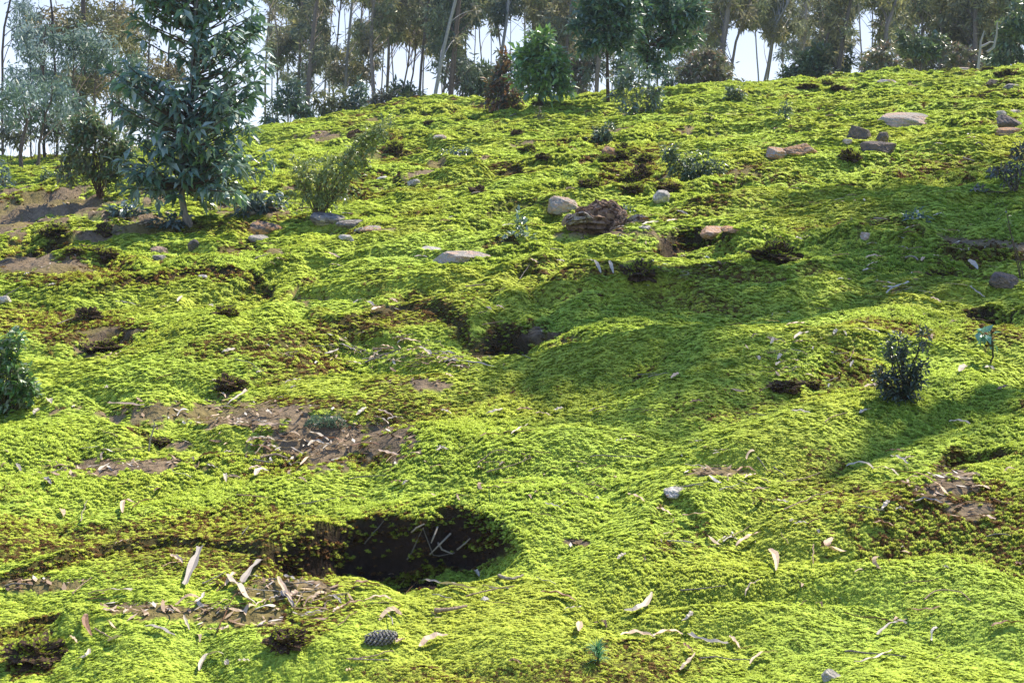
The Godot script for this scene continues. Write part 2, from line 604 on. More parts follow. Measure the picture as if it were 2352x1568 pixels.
# small litter that nobody could count: crumbs of bark and leaf on the bare earth, thin dark seed stalks in the moss
func build_crumbs() -> void:
	var g := RandomNumberGenerator.new()
	g.seed = 8
	var nu := us.size()
	var b := MB.new()
	b.kite(Vector3(-0.5, 0, 0), Vector3(1, 0.15, 0).normalized(), Vector3.UP, 1.0, 0.35, Color.WHITE)
	var st := MB.new()
	var p := PackedVector3Array([Vector3.ZERO, Vector3(0.04, 0.5, 0), Vector3(0.12, 0.85, 0), Vector3(0.16, 1.0, 0)])
	st.tube(p, PackedFloat32Array([0.03, 0.028, 0.06, 0.035]), 4, Color.WHITE, 0.0, g)
	var put := [[], []]
	var tint := [[], []]
	var patchy := noise(61, 1.1, 2)
	var tones := [Color(0.66, 0.48, 0.29), Color(0.44, 0.30, 0.18), Color(0.25, 0.15, 0.08), Color(0.14, 0.09, 0.06), Color(0.70, 0.62, 0.50)]
	for k in 160000:
		var d := 3.0 + 22.0 * pow(g.randf(), 2.0)
		var x := g.randf_range(-0.38, 0.38) * d
		var i := clampi(us.bsearch(x / (d + APEX)), 1, nu - 2)
		var j := clampi(ds.bsearch(d), 1, ds.size() - 2)
		var bare := soil[j * nu + i]
		var y := height(x, d)
		if g.randf() < (bare - 0.3) * 0.35 + 0.014:
			var long := g.randf_range(0.010, 0.045) * maxf(1.0, d / 9.0)
			var yaw := g.randf() * TAU
			var tilt := g.randf_range(-0.5, 0.5)
			var basis := Basis(Vector3.UP, yaw) * Basis(Vector3.FORWARD, tilt)
			put[0].append(Transform3D(basis.scaled_local(Vector3(long, long, long)), Vector3(x, y + 0.004 + (0.006 if bare < 0.3 else 0.0), -d)))
			tint[0].append(tones[g.randi() % 5])
		elif d < 6.0 and bare < 0.3:
			var s := patchy.get_noise_2d(x, d) + (0.25 if x > 0.1 else -0.1)
			if g.randf() < smoothstep(0.2, 0.7, s) * 0.12:
				var h := g.randf_range(0.007, 0.014)
				var basis := Basis(Vector3.UP, g.randf() * TAU) * Basis(Vector3.RIGHT, g.randf_range(-0.35, 0.35))
				put[1].append(Transform3D(basis.scaled_local(Vector3(h, h, h)), Vector3(x, y + 0.004, -d)))
				tint[1].append(Color(0.20, 0.14, 0.05))
	var curl := MB.new()
	for k in 7:
		var t0 := k / 7.0
		var t1 := (k + 1) / 7.0
		var p0 := Vector3(t0 - 0.5, 0.10 * sin(t0 * 5.0), 0.18 * sin(t0 * 3.2))
		var p1 := Vector3(t1 - 0.5, 0.10 * sin(t1 * 5.0), 0.18 * sin(t1 * 3.2))
		var w0 := Vector3(0, 0.03 * sin(t0 * 7.0), 0.075 * sqrt(sin(PI * (0.05 + 0.9 * t0))))
		var w1 := Vector3(0, 0.03 * sin(t1 * 7.0), 0.075 * sqrt(sin(PI * (0.05 + 0.9 * t1))))
		curl.tri(p0 - w0, p0 + w0, p1 + w1, Color.WHITE)
		curl.tri(p0 - w0, p1 + w1, p1 - w1, Color.WHITE)
	var rod := MB.new()
	rod.tube(PackedVector3Array([Vector3(-0.5, 0, 0), Vector3(-0.2, 0.05, 0.04), Vector3(0.15, 0.03, 0.0), Vector3(0.5, 0.08, 0.07)]), PackedFloat32Array([0.017, 0.015, 0.013, 0.008]), 5, Color.WHITE, 0.0, g)
	put.append_array([[], []])
	tint.append_array([[], []])
	var zones := [[720, 1020, 200, 60, 75], [540, 960, 220, 40, 34], [860, 815, 150, 25, 110], [1000, 835, 110, 20, 50], [700, 1385, 150, 40, 26], [400, 1390, 190, 50, 24], [2180, 1110, 130, 50, 22], [1680, 1100, 160, 60, 24], [1600, 1250, 130, 40, 18], [1560, 600, 120, 40, 60], [330, 512, 110, 14, 70], [640, 475, 110, 14, 60], [1420, 520, 150, 25, 40], [1850, 830, 150, 80, 60], [2150, 650, 170, 90, 60], [1900, 450, 300, 120, 70], [1000, 1390, 260, 50, 22], [2000, 1400, 250, 110, 16], [250, 1080, 180, 40, 50], [1200, 1120, 200, 60, 40]]
	for zn in zones:
		for q in zn[4]:
			var s := spot(clampf(zn[0] + zn[2] * g.randfn() * 0.6, 5, 2347), clampf(zn[1] + zn[3] * g.randfn() * 0.6, 260, 1562))
			var which := 2 if g.randf() < 0.5 else 3
			var long := g.randf_range(0.025, 0.085) if which == 2 else g.randf_range(0.04, 0.13)
			var basis := Basis(Vector3.UP, g.randf() * TAU) * Basis(Vector3.FORWARD, g.randf_range(-0.2, 0.2)) * Basis(Vector3.RIGHT, g.randf_range(-0.6, 0.6))
			put[which].append(Transform3D(basis.scaled_local(Vector3(long, long, long * g.randf_range(0.7, 1.1))), s + Vector3(0, maxf(0.008, -s.z * 0.0018), 0)))
			tint[which].append(tones[[0, 1, 1, 2, 4, 0][g.randi() % 6]])
	for q in 4:
		var mm := MultiMesh.new()
		mm.transform_format = MultiMesh.TRANSFORM_3D
		mm.use_colors = true
		mm.mesh = [b, st, curl, rod][q].done([M.litter, M.wood, M.litter, M.wood][q])
		mm.instance_count = put[q].size()
		for k in put[q].size():
			mm.set_instance_transform(k, put[q][k])
			mm.set_instance_color(k, tint[q][k])
		var o := MultiMeshInstance3D.new()
		o.multimesh = mm
		o.name = ["leaf_debris", "moss_stalks", "leaf_scraps", "twig_scraps"][q]
		add_child(o)
		tag(o, ["crumbs of dry bark and leaf strewn over the bare soil", "thin dark seed stalks standing in the foreground moss", "small curled scraps of leaf and bark gathered in drifts", "thin broken twigs gathered in drifts on soil and moss"][q], ["debris", "moss", "debris", "debris"][q], "", "stuff")
	print("crumbs ", put[0].size(), " ", put[1].size())


# ---------------------------------------------------------------- stones

# a stone broken along flat faces, about 1 x 1 x 1 before it is stretched; its base at y = 0
func stone_mesh(s: int, size: Vector3, flat: bool, c1: Color, c2: Color) -> ArrayMesh:
	var g := RandomNumberGenerator.new()
	g.seed = s
	var cuts := []
	for k in (9 if flat else 13):
		var y := g.randf_range(-0.8, 0.9)
		var a := TAU * (k + g.randf()) / (9.0 if flat else 13.0) * 2.0
		cuts.append([Vector3(cos(a), y * 0.7, sin(a)).normalized(), g.randf_range(0.40, 0.52)])
	cuts.append([Vector3(g.randf_range(-0.16, 0.16), 1, g.randf_range(-0.05, 0.25)).normalized(), g.randf_range(0.36, 0.44)])
	cuts.append([Vector3(0, -1, 0), 0.45])
	var n := noise(s, 1.6, 4)
	var b := MB.new()
	var rows := 20
	var cols := 32
	var pts := []
	var tint := []
	for j in rows + 1:
		for i in cols:
			var th := PI * j / rows
			var ph := TAU * i / cols
			var dir := Vector3(sin(th) * cos(ph), cos(th), sin(th) * sin(ph))
			var r := 0.62
			var who := 0
			for q in cuts.size():
				var t: float = cuts[q][0].dot(dir)
				if t > 0.01 and cuts[q][1] / t < r:
					r = cuts[q][1] / t
					who = q
			r += 0.035 * n.get_noise_3d(dir.x * 3.0, dir.y * 3.0, dir.z * 3.0)
			pts.append(dir * r)
			var f := clampf(0.5 + 2.2 * n.get_noise_3d(dir.x + 5.0, dir.y * 2.0, dir.z) + 0.25 * sin(who * 2.4), 0, 1)
			var v := 0.85 + 0.3 * absf(sin(who * 1.7))
			var col := c1.lerp(c2, f)
			tint.append(Color(col.r * v, col.g * v, col.b * v))
	for j in rows:
		for i in cols:
			var a := j * cols + i
			var e := j * cols + (i + 1) % cols
			var p := [pts[a] * size, pts[e] * size, pts[a + cols] * size, pts[e + cols] * size]
			if j > 0: b.tri(p[0], p[1], p[2], tint[a])
			if j < rows - 1: b.tri(p[1], p[3], p[2], tint[a])
	return b.done(M.stone)

func build_rocks() -> void:
	var grey := Color(0.47, 0.425, 0.355)
	var dark := Color(0.16, 0.14, 0.125)
	var pale := Color(0.72, 0.66, 0.57)
	var rust := Color(0.62, 0.34, 0.16)
	var brown := Color(0.27, 0.20, 0.15)
	var pink := Color(0.66, 0.46, 0.33)
	# [x, foot, width, height, depth over width, tilt, flat, two colours, label]
	var list := [
		[1063, 604, 116, 44, 0.6, -0.08, true, pink, grey, "large flat slab, blue-grey at one end and orange-pink at the other"],
		[986, 575, 52, 12, 0.8, 0.0, true, grey, pale, "thin grey stone lying beside the dark end of the large slab"],
		[607, 541, 66, 30, 0.8, -0.1, true, rust, dark, "layered rust and dark stone with a small grey stone before it"],
		[591, 555, 40, 19, 0.8, 0.0, true, grey, grey, "small grey stone in front of the layered rust stone"],
		[757, 512, 86, 26, 0.6, -0.12, true, grey, dark, "long grey slab tilted at the foot of the wispy shrub"],
		[784, 462, 32, 14, 0.7, 0.0, false, pale, grey, "pale stone just behind the stems of the wispy shrub"],
		[803, 534, 54, 17, 0.7, 0.05, true, grey, dark, "grey stone, first of a row of three below the long slab"],
		[852, 533, 50, 13, 0.7, 0.0, true, rust, grey, "brownish flat stone at the far end of the row of three"],
		[828, 536, 30, 14, 0.7, 0.2, false, dark, grey, "dark angular stone, middle of the row of three"],
		[795, 555, 34, 17, 0.7, -0.2, false, grey, pale, "small two-peaked grey stone just below the row of three"],
		[948, 428, 28, 22, 0.8, 0.15, false, pale, grey, "pale pointed stone above the dark mossy bank"],
		[878, 413, 24, 9, 0.8, 0.0, true, pale, pale, "little white stone beside the dark mossy bank"],
		[363, 584, 42, 32, 0.8, -0.1, false, pink, brown, "brownish upright stone half sunk in moss left of the sapling's litter"],
		[362, 602, 36, 18, 0.8, 0.0, false, dark, grey, "dark pitted stone touching the foot of the brownish upright stone"],
		[443, 578, 24, 28, 0.7, 0.5, true, dark, dark, "dark stone edge standing on its side in moss"],
		[1294, 492, 64, 38, 0.7, -0.12, false, grey, pink, "grey stone with a pink top, touching the brown stump"],
		[1522, 471, 40, 28, 0.9, 0.0, false, grey, pale, "square grey stone right of the brown stump"],
		[1405, 358, 44, 24, 0.8, -0.25, true, brown, rust, "brown tilted stone above the cluster of dark clods"],
		[1840, 356, 76, 34, 0.7, 0.15, false, rust, brown, "large orange-topped stone with a dark underside on the slope"],
		[1791, 367, 60, 26, 0.7, -0.1, true, rust, grey, "lower brown stone beside the large orange-topped stone"],
		[1977, 322, 54, 42, 0.8, -0.25, false, brown, dark, "dark brown block leaning below the long pale slab"],
		[1948, 338, 20, 14, 0.8, 0.0, false, pink, pale, "small pink stone by the leaning dark brown block"],
		[2021, 351, 72, 38, 0.8, 0.05, false, brown, dark, "broad brown stone carrying a small round stone on top"],
		[2082, 290, 122, 30, 0.6, -0.05, true, pink, grey, "long pale slab with an orange tinge high on the slope"],
		[2100, 290, 26, 9, 0.8, 0.0, true, grey, dark, "small grey flake at the foot of the long pale slab"],
		[2041, 191, 38, 14, 0.8, -0.05, false, pale, pink, "white rounded stone near the ridge"],
		[2283, 200, 24, 16, 0.8, 0.0, false, pink, brown, "brownish stone below a pair of dark clods near the ridge"],
		[2330, 204, 36, 16, 0.8, -0.05, true, dark, grey, "dark grey stone at the frame edge near the ridge"],
		[2328, 300, 62, 30, 0.7, -0.45, true, brown, dark, "steeply tilted brown slab at the frame edge"],
		[2318, 312, 60, 16, 0.7, 0.05, true, rust, brown, "reddish flat stone under the steeply tilted slab"],
		[2300, 272, 26, 14, 0.7, 0.0, false, pale, grey, "pale grey stone behind the steeply tilted slab"],
		[2326, 262, 40, 12, 0.7, 0.1, true, pink, pale, "pinkish low stone farthest behind the tilted slab"],
		[1642, 552, 62, 22, 0.8, 0.05, true, rust, pink, "smooth orange-tan stone sunk in the sunny moss"],
		[1682, 547, 44, 10, 0.8, 0.0, true, brown, rust, "brown flat stone touching the smooth orange-tan stone"],
		[1551, 1157, 52, 18, 0.8, 0.0, true, pale, grey, "flat pale grey stone lying low in the foreground moss"],
		[1912, 1562, 44, 28, 0.8, -0.15, true, grey, grey, "grey rounded stone at the bottom edge of the frame"],
		[1993, 560, 30, 18, 0.8, 0.0, false, pale, pink, "whitish blocky stone at the border of the tree shade"],
		[1011, 322, 28, 10, 0.8, 0.0, true, pink, pale, "low pale stone by the mossy steps under the ridge"],
		[2316, 664, 74, 42, 0.8, -0.2, false, dark, brown, "dark stone in the tree shade at the frame edge"],
		[463, 640, 20, 11, 0.8, 0.0, false, grey, pale, "tiny round grey stone alone on the sunny moss"],
		[4, 700, 34, 26, 0.8, 0.0, false, grey, pale, "grey stone cut by the left frame edge"],
		[1113, 1383, 22, 9, 0.8, 0.0, true, grey, pale, "little grey stone under the tan twig beside the hollow"],
		[1480, 528, 32, 6, 0.8, 0.0, true, pale, grey, "thin white flake of stone below the stump's long root"],
		[585, 492, 26, 11, 0.8, 0.1, true, pale, grey, "flat pale stone in shade right of the big sapling"],
		[1945, 146, 0, 0, 0.8, 0.0, true, pale, grey, ""],
		[2216, 162, 28, 15, 0.9, 0.1, false, pink, grey, "round pinkish stone standing on the ridge line"],
	]
	var k := 0
	for r in list:
		k += 1
		if r[2] == 0:
			continue
		var foot := spot(r[0], r[1])
		var far := -foot.z
		var w: float = r[2] / F * far * 1.05
		var h: float = maxf(r[3] / F * far * 1.15, 0.02)
		var o := obj("stone", stone_mesh(100 + k, Vector3(w, h, w * r[4]), r[6], r[7], r[8]), null, on_ground(foot + Vector3(0, 0, -w * r[4] * 0.35)) + Vector3(0, h * 0.07, 0))
		o.rotation = Vector3(0.24 if r[6] else 0.1, g_turn(k), r[5])
		tag(o, r[9], "stone")
	var low := spot(2030, 338)
	var o := obj("stone", stone_mesh(77, Vector3(0.105, 0.105, 0.095), false, dark, brown), null, low)
	o.position = at(2029, 314, -low.z + 0.10)
	tag(o, "small round dark stone balanced on the broad brown stone", "stone")

func g_turn(k: int) -> float:
	return 0.35 * sin(k * 12.9898)


# ---------------------------------------------------------------- clods and stump

func clod_mesh(s: int, rough: float) -> ArrayMesh:
	var n := noise(s, 1.3, 4)
	var b := MB.new()
	var rows := 18
	var cols := 30
	var pts := []
	var tint := []
	for j in rows + 1:
		for i in cols:
			var th := PI * 0.72 * j / rows
			var ph := TAU * i / cols
			var dir := Vector3(sin(th) * cos(ph), cos(th), sin(th) * sin(ph))
			var r := 0.5 + 0.55 * rough * n.get_noise_3dv(dir * 1.1) + 0.12 * rough * n.get_noise_3dv(dir * 5.0)
			pts.append(dir * r + Vector3(0, -0.02, 0))
			var f := 0.7 + 0.8 * n.get_noise_3dv(dir * 3.0 + Vector3(9, 0, 0))
			tint.append(Color(0.19 * f, 0.125 * f, 0.08 * f))
	for j in rows:
		for i in cols:
			var a := j * cols + i
			var e := j * cols + (i + 1) % cols
			if j > 0: b.tri(pts[a], pts[e], pts[a + cols], tint[a])
			b.tri(pts[e], pts[e + cols], pts[a + cols], tint[a])
	return b.done(M.wood)

# short fibres and moss shoots that stand on a clod of the same seed
func fringe_mesh(s: int, rough: float, count: int, share: float) -> ArrayMesh:
	var g := RandomNumberGenerator.new()
	g.seed = s * 7
	var n := noise(s, 1.3, 4)
	var b := MB.new()
	for k in count:
		var y := g.randf_range(-0.45, 1.0)
		var a := g.randf() * TAU
		var q := sqrt(1.0 - y * y)
		var dir := Vector3(q * cos(a), y, q * sin(a))
		var r := 0.5 + 0.55 * rough * n.get_noise_3dv(dir * 1.1) + 0.12 * rough * n.get_noise_3dv(dir * 5.0) - 0.02
		var way := (dir + Vector3(g.randf_range(-0.6, 0.6), g.randf_range(-0.2, 0.6), g.randf_range(-0.6, 0.6))).normalized()
		var f := g.randf_range(0.7, 1.3)
		var green := g.randf() < share * (0.55 + 0.6 * y)
		var col := Color(0.36 * f, 0.42 * f, 0.05) if green else Color(0.24 * f, 0.13 * f, 0.065 * f)
		b.kite(dir * r, way, Vector3(way.y, -way.x, 0.3), g.randf_range(0.05, 0.12) if green else g.randf_range(0.04, 0.08), 0.06 if green else 0.02, col)
	return b.done(M.moss)

func build_clods() -> void:
	var cores := []
	for s in 8:
		cores.append(clod_mesh(200 + s, 1.0))
	# [x, foot, width, height, share of green, label]
	var list := [
		[1472, 414, 42, 40, 0.1, "large brown earth clod, biggest in the cluster above the stump"],
		[1444, 420, 34, 26, 0.5, "mossy clod touching the large brown clod's lower side"],
		[1453, 447, 40, 24, 0.35, "dark round clod right above the stump's top"],
		[1352, 432, 42, 22, 0.5, "low mossy clod at the lower end of the clod cluster"],
		[1533, 443, 50, 22, 0.05, "flat brown clod between the low bush and square grey stone"],
		[1096, 447, 32, 26, 0.05, "small brown tuft alone right of the pale pointed stone"],
		[1427, 368, 30, 26, 0.5, "dark clod right under the brown tilted stone"],
		[1432, 342, 26, 16, 0.9, "green mossy clod behind the brown tilted stone"],
		[1212, 350, 34, 20, 0.6, "half mossy clod in the middle of the upper slope"],
		[986, 287, 22, 12, 0.1, "brown clod just under the crest of the ridge"],
		[1188, 312, 22, 16, 0.1, "small pointed brown clod above the half mossy clod"],
		[905, 358, 32, 26, 0.7, "yellowish mossy clod right of the wispy shrub's tip"],
		[1247, 380, 26, 16, 0.4, "small dark clod uphill of the long mossy bank"],
		[1482, 374, 30, 20, 0.7, "mossy lump right of the brown tilted stone"],
		[1392, 378, 30, 20, 0.8, "low green lump left of the clod cluster"],
		[1954, 375, 36, 28, 0.25, "dark clod below the leaning dark brown block"],
		[1901, 197, 24, 14, 0.5, "mossy clod on the ridge, between two brown ones"],
		[1928, 207, 28, 13, 0.05, "brown clod nearest the white rounded stone on the ridge"],
		[1858, 203, 40, 14, 0.1, "flat brown clod on the ridge beside the leaning trunks"],
		[2291, 184, 30, 16, 0.3, "dark clod, left one of a pair on the upper right slope"],
		[2317, 177, 28, 14, 0.3, "dark clod, right one of a pair on the upper right slope"],
		[2271, 162, 22, 13, 0.2, "small dark clod on the skyline above the pair of clods"],
		[2172, 158, 26, 10, 0.4, "little dark clod on the ridge left of the round stone"],
		[188, 573, 78, 32, 0.45, "wide brown clod topped with moss below the bare path"],
		[118, 547, 52, 26, 0.7, "mossy clod between the bare path and the wide brown clod"],
		[233, 545, 32, 34, 0.2, "dark upright tuft beside the wide brown clod"],
		[241, 598, 40, 26, 0.1, "grey-brown crumbling clod under the wide brown clod"],
		[197, 739, 46, 36, 0.2, "brown clod with a pale twig leaning on it"],
		[515, 729, 48, 32, 0.3, "red-brown clod in front of the long dark mossy bank"],
		[223, 812, 66, 26, 0.15, "low dark brown clod in bare soil above the green mound"],
		[526, 902, 60, 34, 0.05, "reddish brown mound of earth at the end of the soil strip"],
		[1470, 662, 64, 42, 0.6, "dark mossy clod beside the fan of pale dry sticks"],
		[1782, 606, 84, 46, 0.75, "dark mossy hummock at the edge of the tree shade"],
		[656, 1494, 74, 50, 0.08, "rust-brown tufted clod in the foreground moss"],
		[1806, 905, 58, 30, 0.05, "brown rooty clod in the shade left of the leafy dark plant"],
		[1866, 893, 32, 16, 0.05, "small dark clod right of the brown rooty clod"],
		[75, 1530, 110, 70, 0.35, "big dark mossy clod in the bottom corner"],
		[350, 1023, 50, 24, 0.1, "dark clod in bare soil beside a bent pale stem"],
		[1238, 250, 24, 12, 0.1, "dark clod at the foot of the round green tree"],
		[1310, 1085, 0, 0, 0.1, ""],
	]
	var k := 0
	for r in list:
		if r[2] == 0:
			continue
		var foot := spot(r[0], r[1])
		var far := -foot.z
		var w: float = r[2] / F * far
		var h: float = r[3] / F * far
		var o := base("earth_clod", on_ground(foot + Vector3(0, 0, -w * 0.3)) + Vector3(0, h * 0.14, 0))
		o.rotation.y = k * 1.3
		var s := 200 + k % 8
		var core := obj("earth", cores[k % 8], o)
		var fr := obj("moss_fringe", fringe_mesh(s, 1.0, 1500 if w < 0.3 else 2200, minf(1.0, r[4] * 1.4 + 0.28)), o)
		fr.set_meta("kind", "stuff")
		o.scale = Vector3(w * 1.15, h * 1.05, w * 1.1)
		tag(o, r[5], "clod")
		k += 1

# a root of dead wood: a bent tapering body with ridges along it
func root_mesh(s: int, pts: PackedVector3Array, rad: PackedFloat32Array, ridge: float, c1: Color, c2: Color) -> ArrayMesh:
	var n := noise(s, 1.0, 4)
	var b := MB.new()
	var path := Curve3D.new()
	for p in pts:
		path.add_point(p)
	var rows := 22
	var cols := 26
	var grid := []
	var tint := []
	for j in rows + 1:
		var t := float(j) / rows
		var f := t * (pts.size() - 1)
		var q := mini(int(f), pts.size() - 2)
		var c := pts[q].lerp(pts[q + 1], smoothstep(0, 1, f - q))
		var r := lerpf(rad[q], rad[q + 1], f - q) * sqrt(clampf(1.0 - pow(absf(2.0 * t - 1.0), 6.0), 0.0, 1.0))
		var along := (pts[q + 1] - pts[q]).normalized()
		var side := along.cross(Vector3.UP).normalized()
		var up := side.cross(along).normalized()
		for i in cols:
			var a := TAU * i / cols
			var o := side * cos(a) + up * sin(a)
			var v := n.get_noise_3d(cos(a) * 3.0 * ridge, sin(a) * 3.0 * ridge, t * 1.6)
			var w := n.get_noise_3d(cos(a) * 9.0, sin(a) * 9.0, t * 8.0)
			grid.append(c + o * r * (0.9 + 0.75 * v - 0.5 * absf(w)))
			var m := clampf(0.5 + 1.6 * w + 0.9 * v, 0, 1)
			tint.append(c1.lerp(c2, m))
	for j in rows:
		for i in cols:
			var a := j * cols + i
			var e := j * cols + (i + 1) % cols
			b.tri(grid[a], grid[a + cols], grid[e], tint[a])
			b.tri(grid[e], grid[a + cols], grid[e + cols], tint[a])
	return b.done(M.wood)

func build_stump() -> void:
	var foot := spot(1385, 538)
	var m := -foot.z / F   # metres per sketch pixel there
	var o := base("tree_stump", foot)
	var c1 := Color(0.14, 0.085, 0.055)
	var c2 := Color(0.54, 0.37, 0.25)
	var grey := Color(0.62, 0.54, 0.46)
	var P := func(x: float, y: float, z: float) -> Vector3: return Vector3((x - 1385) * m, (538 - y) * m, z)
	var lumps := [
		["root_mass", [P.call(1300, 520, 0.02), P.call(1345, 512, 0.0), P.call(1390, 515, -0.02), P.call(1440, 518, 0.0)], [26, 31, 29, 16], 0.7, c1, c2],
		["top_knot", [P.call(1352, 490, -0.06), P.call(1378, 478, -0.08), P.call(1405, 478, -0.08), P.call(1432, 492, -0.06)], [14, 22, 22, 15], 1.0, c1, c2],
		["root_end", [P.call(1425, 522, 0.02), P.call(1452, 512, 0.02), P.call(1476, 505, 0.0), P.call(1490, 503, 0.0)], [11, 14, 12, 6], 0.8, c1, grey],
		["root_end", [P.call(1300, 512, 0.06), P.call(1315, 505, 0.06), P.call(1345, 500, 0.07), P.call(1362, 506, 0.08)], [8, 13, 14, 7], 0.9, c1, grey],
		["root_end", [P.call(1322, 487, -0.02), P.call(1340, 484, -0.04), P.call(1362, 480, -0.06), P.call(1375, 485, -0.06)], [9, 11, 10, 6], 1.1, c1, c2],
		["root_end", [P.call(1398, 530, 0.06), P.call(1418, 520, 0.07), P.call(1430, 500, 0.03), P.call(1432, 484, -0.02)], [10, 13, 13, 8], 1.0, c1, c2],
		["root_end", [P.call(1292, 520, 0.05), P.call(1298, 508, 0.06), P.call(1310, 498, 0.04), P.call(1330, 495, 0.02)], [4, 7, 7, 5], 1.0, c2, grey],
	]
	var k := 0
	for l in lumps:
		var r := PackedFloat32Array()
		for q in l[2]:
			r.append(q * m)
		obj(l[0], root_mesh(300 + k, PackedVector3Array(l[1]), r, l[3], l[4], l[5]), o)
		k += 1
	tag(o, "weathered brown tree stump with gnarled roots, lying in the moss", "tree stump")
	# the broken orange root farther up
	var f2 := spot(812, 320)
	var m2 := -f2.z / F
	var o2 := base("wood_stub", f2)
	obj("heartwood", root_mesh(333, PackedVector3Array([Vector3(-14, 2, 0) * m2, Vector3(-6, 8, 0) * m2, Vector3(4, 14, 0) * m2, Vector3(14, 22, 0) * m2]), PackedFloat32Array([8 * m2, 10 * m2, 9 * m2, 5 * m2]), 0.8, Color(0.10, 0.07, 0.05), Color(0.5, 0.3, 0.17)), o2)
	obj("bark_edge", root_mesh(334, PackedVector3Array([Vector3(6, 4, 4) * m2, Vector3(10, 12, 3) * m2, Vector3(13, 20, 2) * m2]), PackedFloat32Array([4 * m2, 4 * m2, 3 * m2]), 0.8, Color(0.05, 0.04, 0.035), Color(0.12, 0.09, 0.07)), o2)
	tag(o2, "short broken stub of orange wood with dark bark behind the wispy shrub", "wood stub")


# ---------------------------------------------------------------- dry leaves, bark and twigs

var marks := [
	[878, 1472, "the grey pine cone"], [1365, 1505, "the green pine seedling"], [656, 1475, "the rust-brown tufted clod"], [960, 1240, "the dark hollow in the bank"], [745, 960, "the grey-green cushion plant"],
	[1063, 590, "the large flat slab"], [1390, 505, "the brown stump"], [2075, 860, "the leafy dark plant"], [30, 880, "the bush at the left edge"], [1912, 1548, "the stone at the bottom edge"],
	[1551, 1150, "the flat pale foreground stone"], [2262, 790, "the slender seedling"], [2190, 1120, "the brown soil patch at right"], [430, 950, "the bare soil strip"], [1190, 845, "the shady V-shaped hollow"],
	[1782, 585, "the dark hummock by the shade"], [1642, 545, "the orange-tan stone"], [1470, 640, "the clod by the stick fan"], [1840, 345, "the large orange-topped stone"], [2082, 280, "the long pale slab"],
	[515, 715, "the red-brown clod"], [430, 510, "the big sapling's foot"], [197, 725, "the clod with a leaning twig"], [363, 575, "the brownish upright stone"], [1570, 400, "the low bush on the slope"], [740, 490, "the wispy shrub's foot"],
	[75, 1500, "the big corner clod"], [1460, 255, "the pale sparse shrub"], [1806, 890, "the brown rooty clod"], [2316, 650, "the shaded stone at the frame edge"],
]
var lying := []   # [node, place in the sketch, colour word, kind]

# a strip that tapers at both ends, cupped across, lifted from the ground where it curls
func blade(a: Vector3, e: Vector3, ctrl: Vector3, bend: float, width: float, lift: float, kind: String, col: Color, s: int) -> MeshInstance3D:
	var g := RandomNumberGenerator.new()
	g.seed = s
	var mid := (a + e) / 2
	var long := a.distance_to(e) * (1.0 + absf(bend))
	mid = on_ground(mid)
	var b := MB.new()
	var steps := 12
	var rows := []
	var roll0 := g.randf_range(-0.35, 0.35)
	var roll1 := g.randf_range(-0.6, 0.6)
	var peak := g.randf_range(0.2, 0.8)
	var hump1 := g.randf_range(0.02, 0.10) * minf(long, 0.10)
	# a stiff leaf rests on the highest points under it
	var rest := -1.0
	for k in 9:
		var t := k / 8.0
		var p := a.lerp(ctrl, t).lerp(ctrl.lerp(e, t), t)
		rest = maxf(rest, height(p.x, -p.z) - lerpf(a.y, e.y, t))
	rest = minf(rest, 0.03)
	var blunt := kind != "leaf"
	for k in steps + 1:
		var t := float(k) / steps
		var p := a.lerp(ctrl, t).lerp(ctrl.lerp(e, t), t)
		var q := a.lerp(ctrl, t + 0.02).lerp(ctrl.lerp(e, t + 0.02), t + 0.02)
		p.y = maxf(lerpf(a.y, e.y, t) + rest * 0.8, height(p.x, -p.z))
		p.y += lift + hump1 * (1.0 - pow((t - peak) / maxf(peak, 1.0 - peak), 2.0)) + 0.002 * sin(t * 17.0 + s)
		var along := (q - p)
		along.y = 0
		along = along.normalized()
		var side := along.cross(Vector3.UP).normalized()
		var roll := lerpf(roll0, roll1, t)
		side = side * cos(roll) + Vector3.UP * sin(roll)
		var up := side.cross(along).normalized()
		if up.y < 0: up = -up
		var w := width * 0.5 * (pow(sin(PI * clampf(0.06 + 0.9 * pow(t, 0.8), 0, 1)), 0.7) if not blunt else 0.75 + 0.25 * sin(t * 9.0 + s))
		rows.append([p - side * w + up * w * 0.5 - mid, p - mid, p + side * w + up * w * 0.5 - mid, up])
	for k in steps:
		var f := g.randf_range(0.88, 1.1)
		var c := Color(col.r * f, col.g * f, col.b * f)
		var c2 := Color(c.r * 0.86, c.g * 0.83, c.b * 0.8)
		for h in 2:
			var p: Vector3 = rows[k][h]; var q: Vector3 = rows[k][h + 1]; var r: Vector3 = rows[k + 1][h]; var u: Vector3 = rows[k + 1][h + 1]
			b.tri(p, q, r, c if h == 0 else c2)
			b.tri(q, u, r, c if h == 0 else c2)
	var o := obj({"leaf": "dry_leaf", "bark": "bark_strip"}[kind], b.done(M.litter), null, mid)
	return o

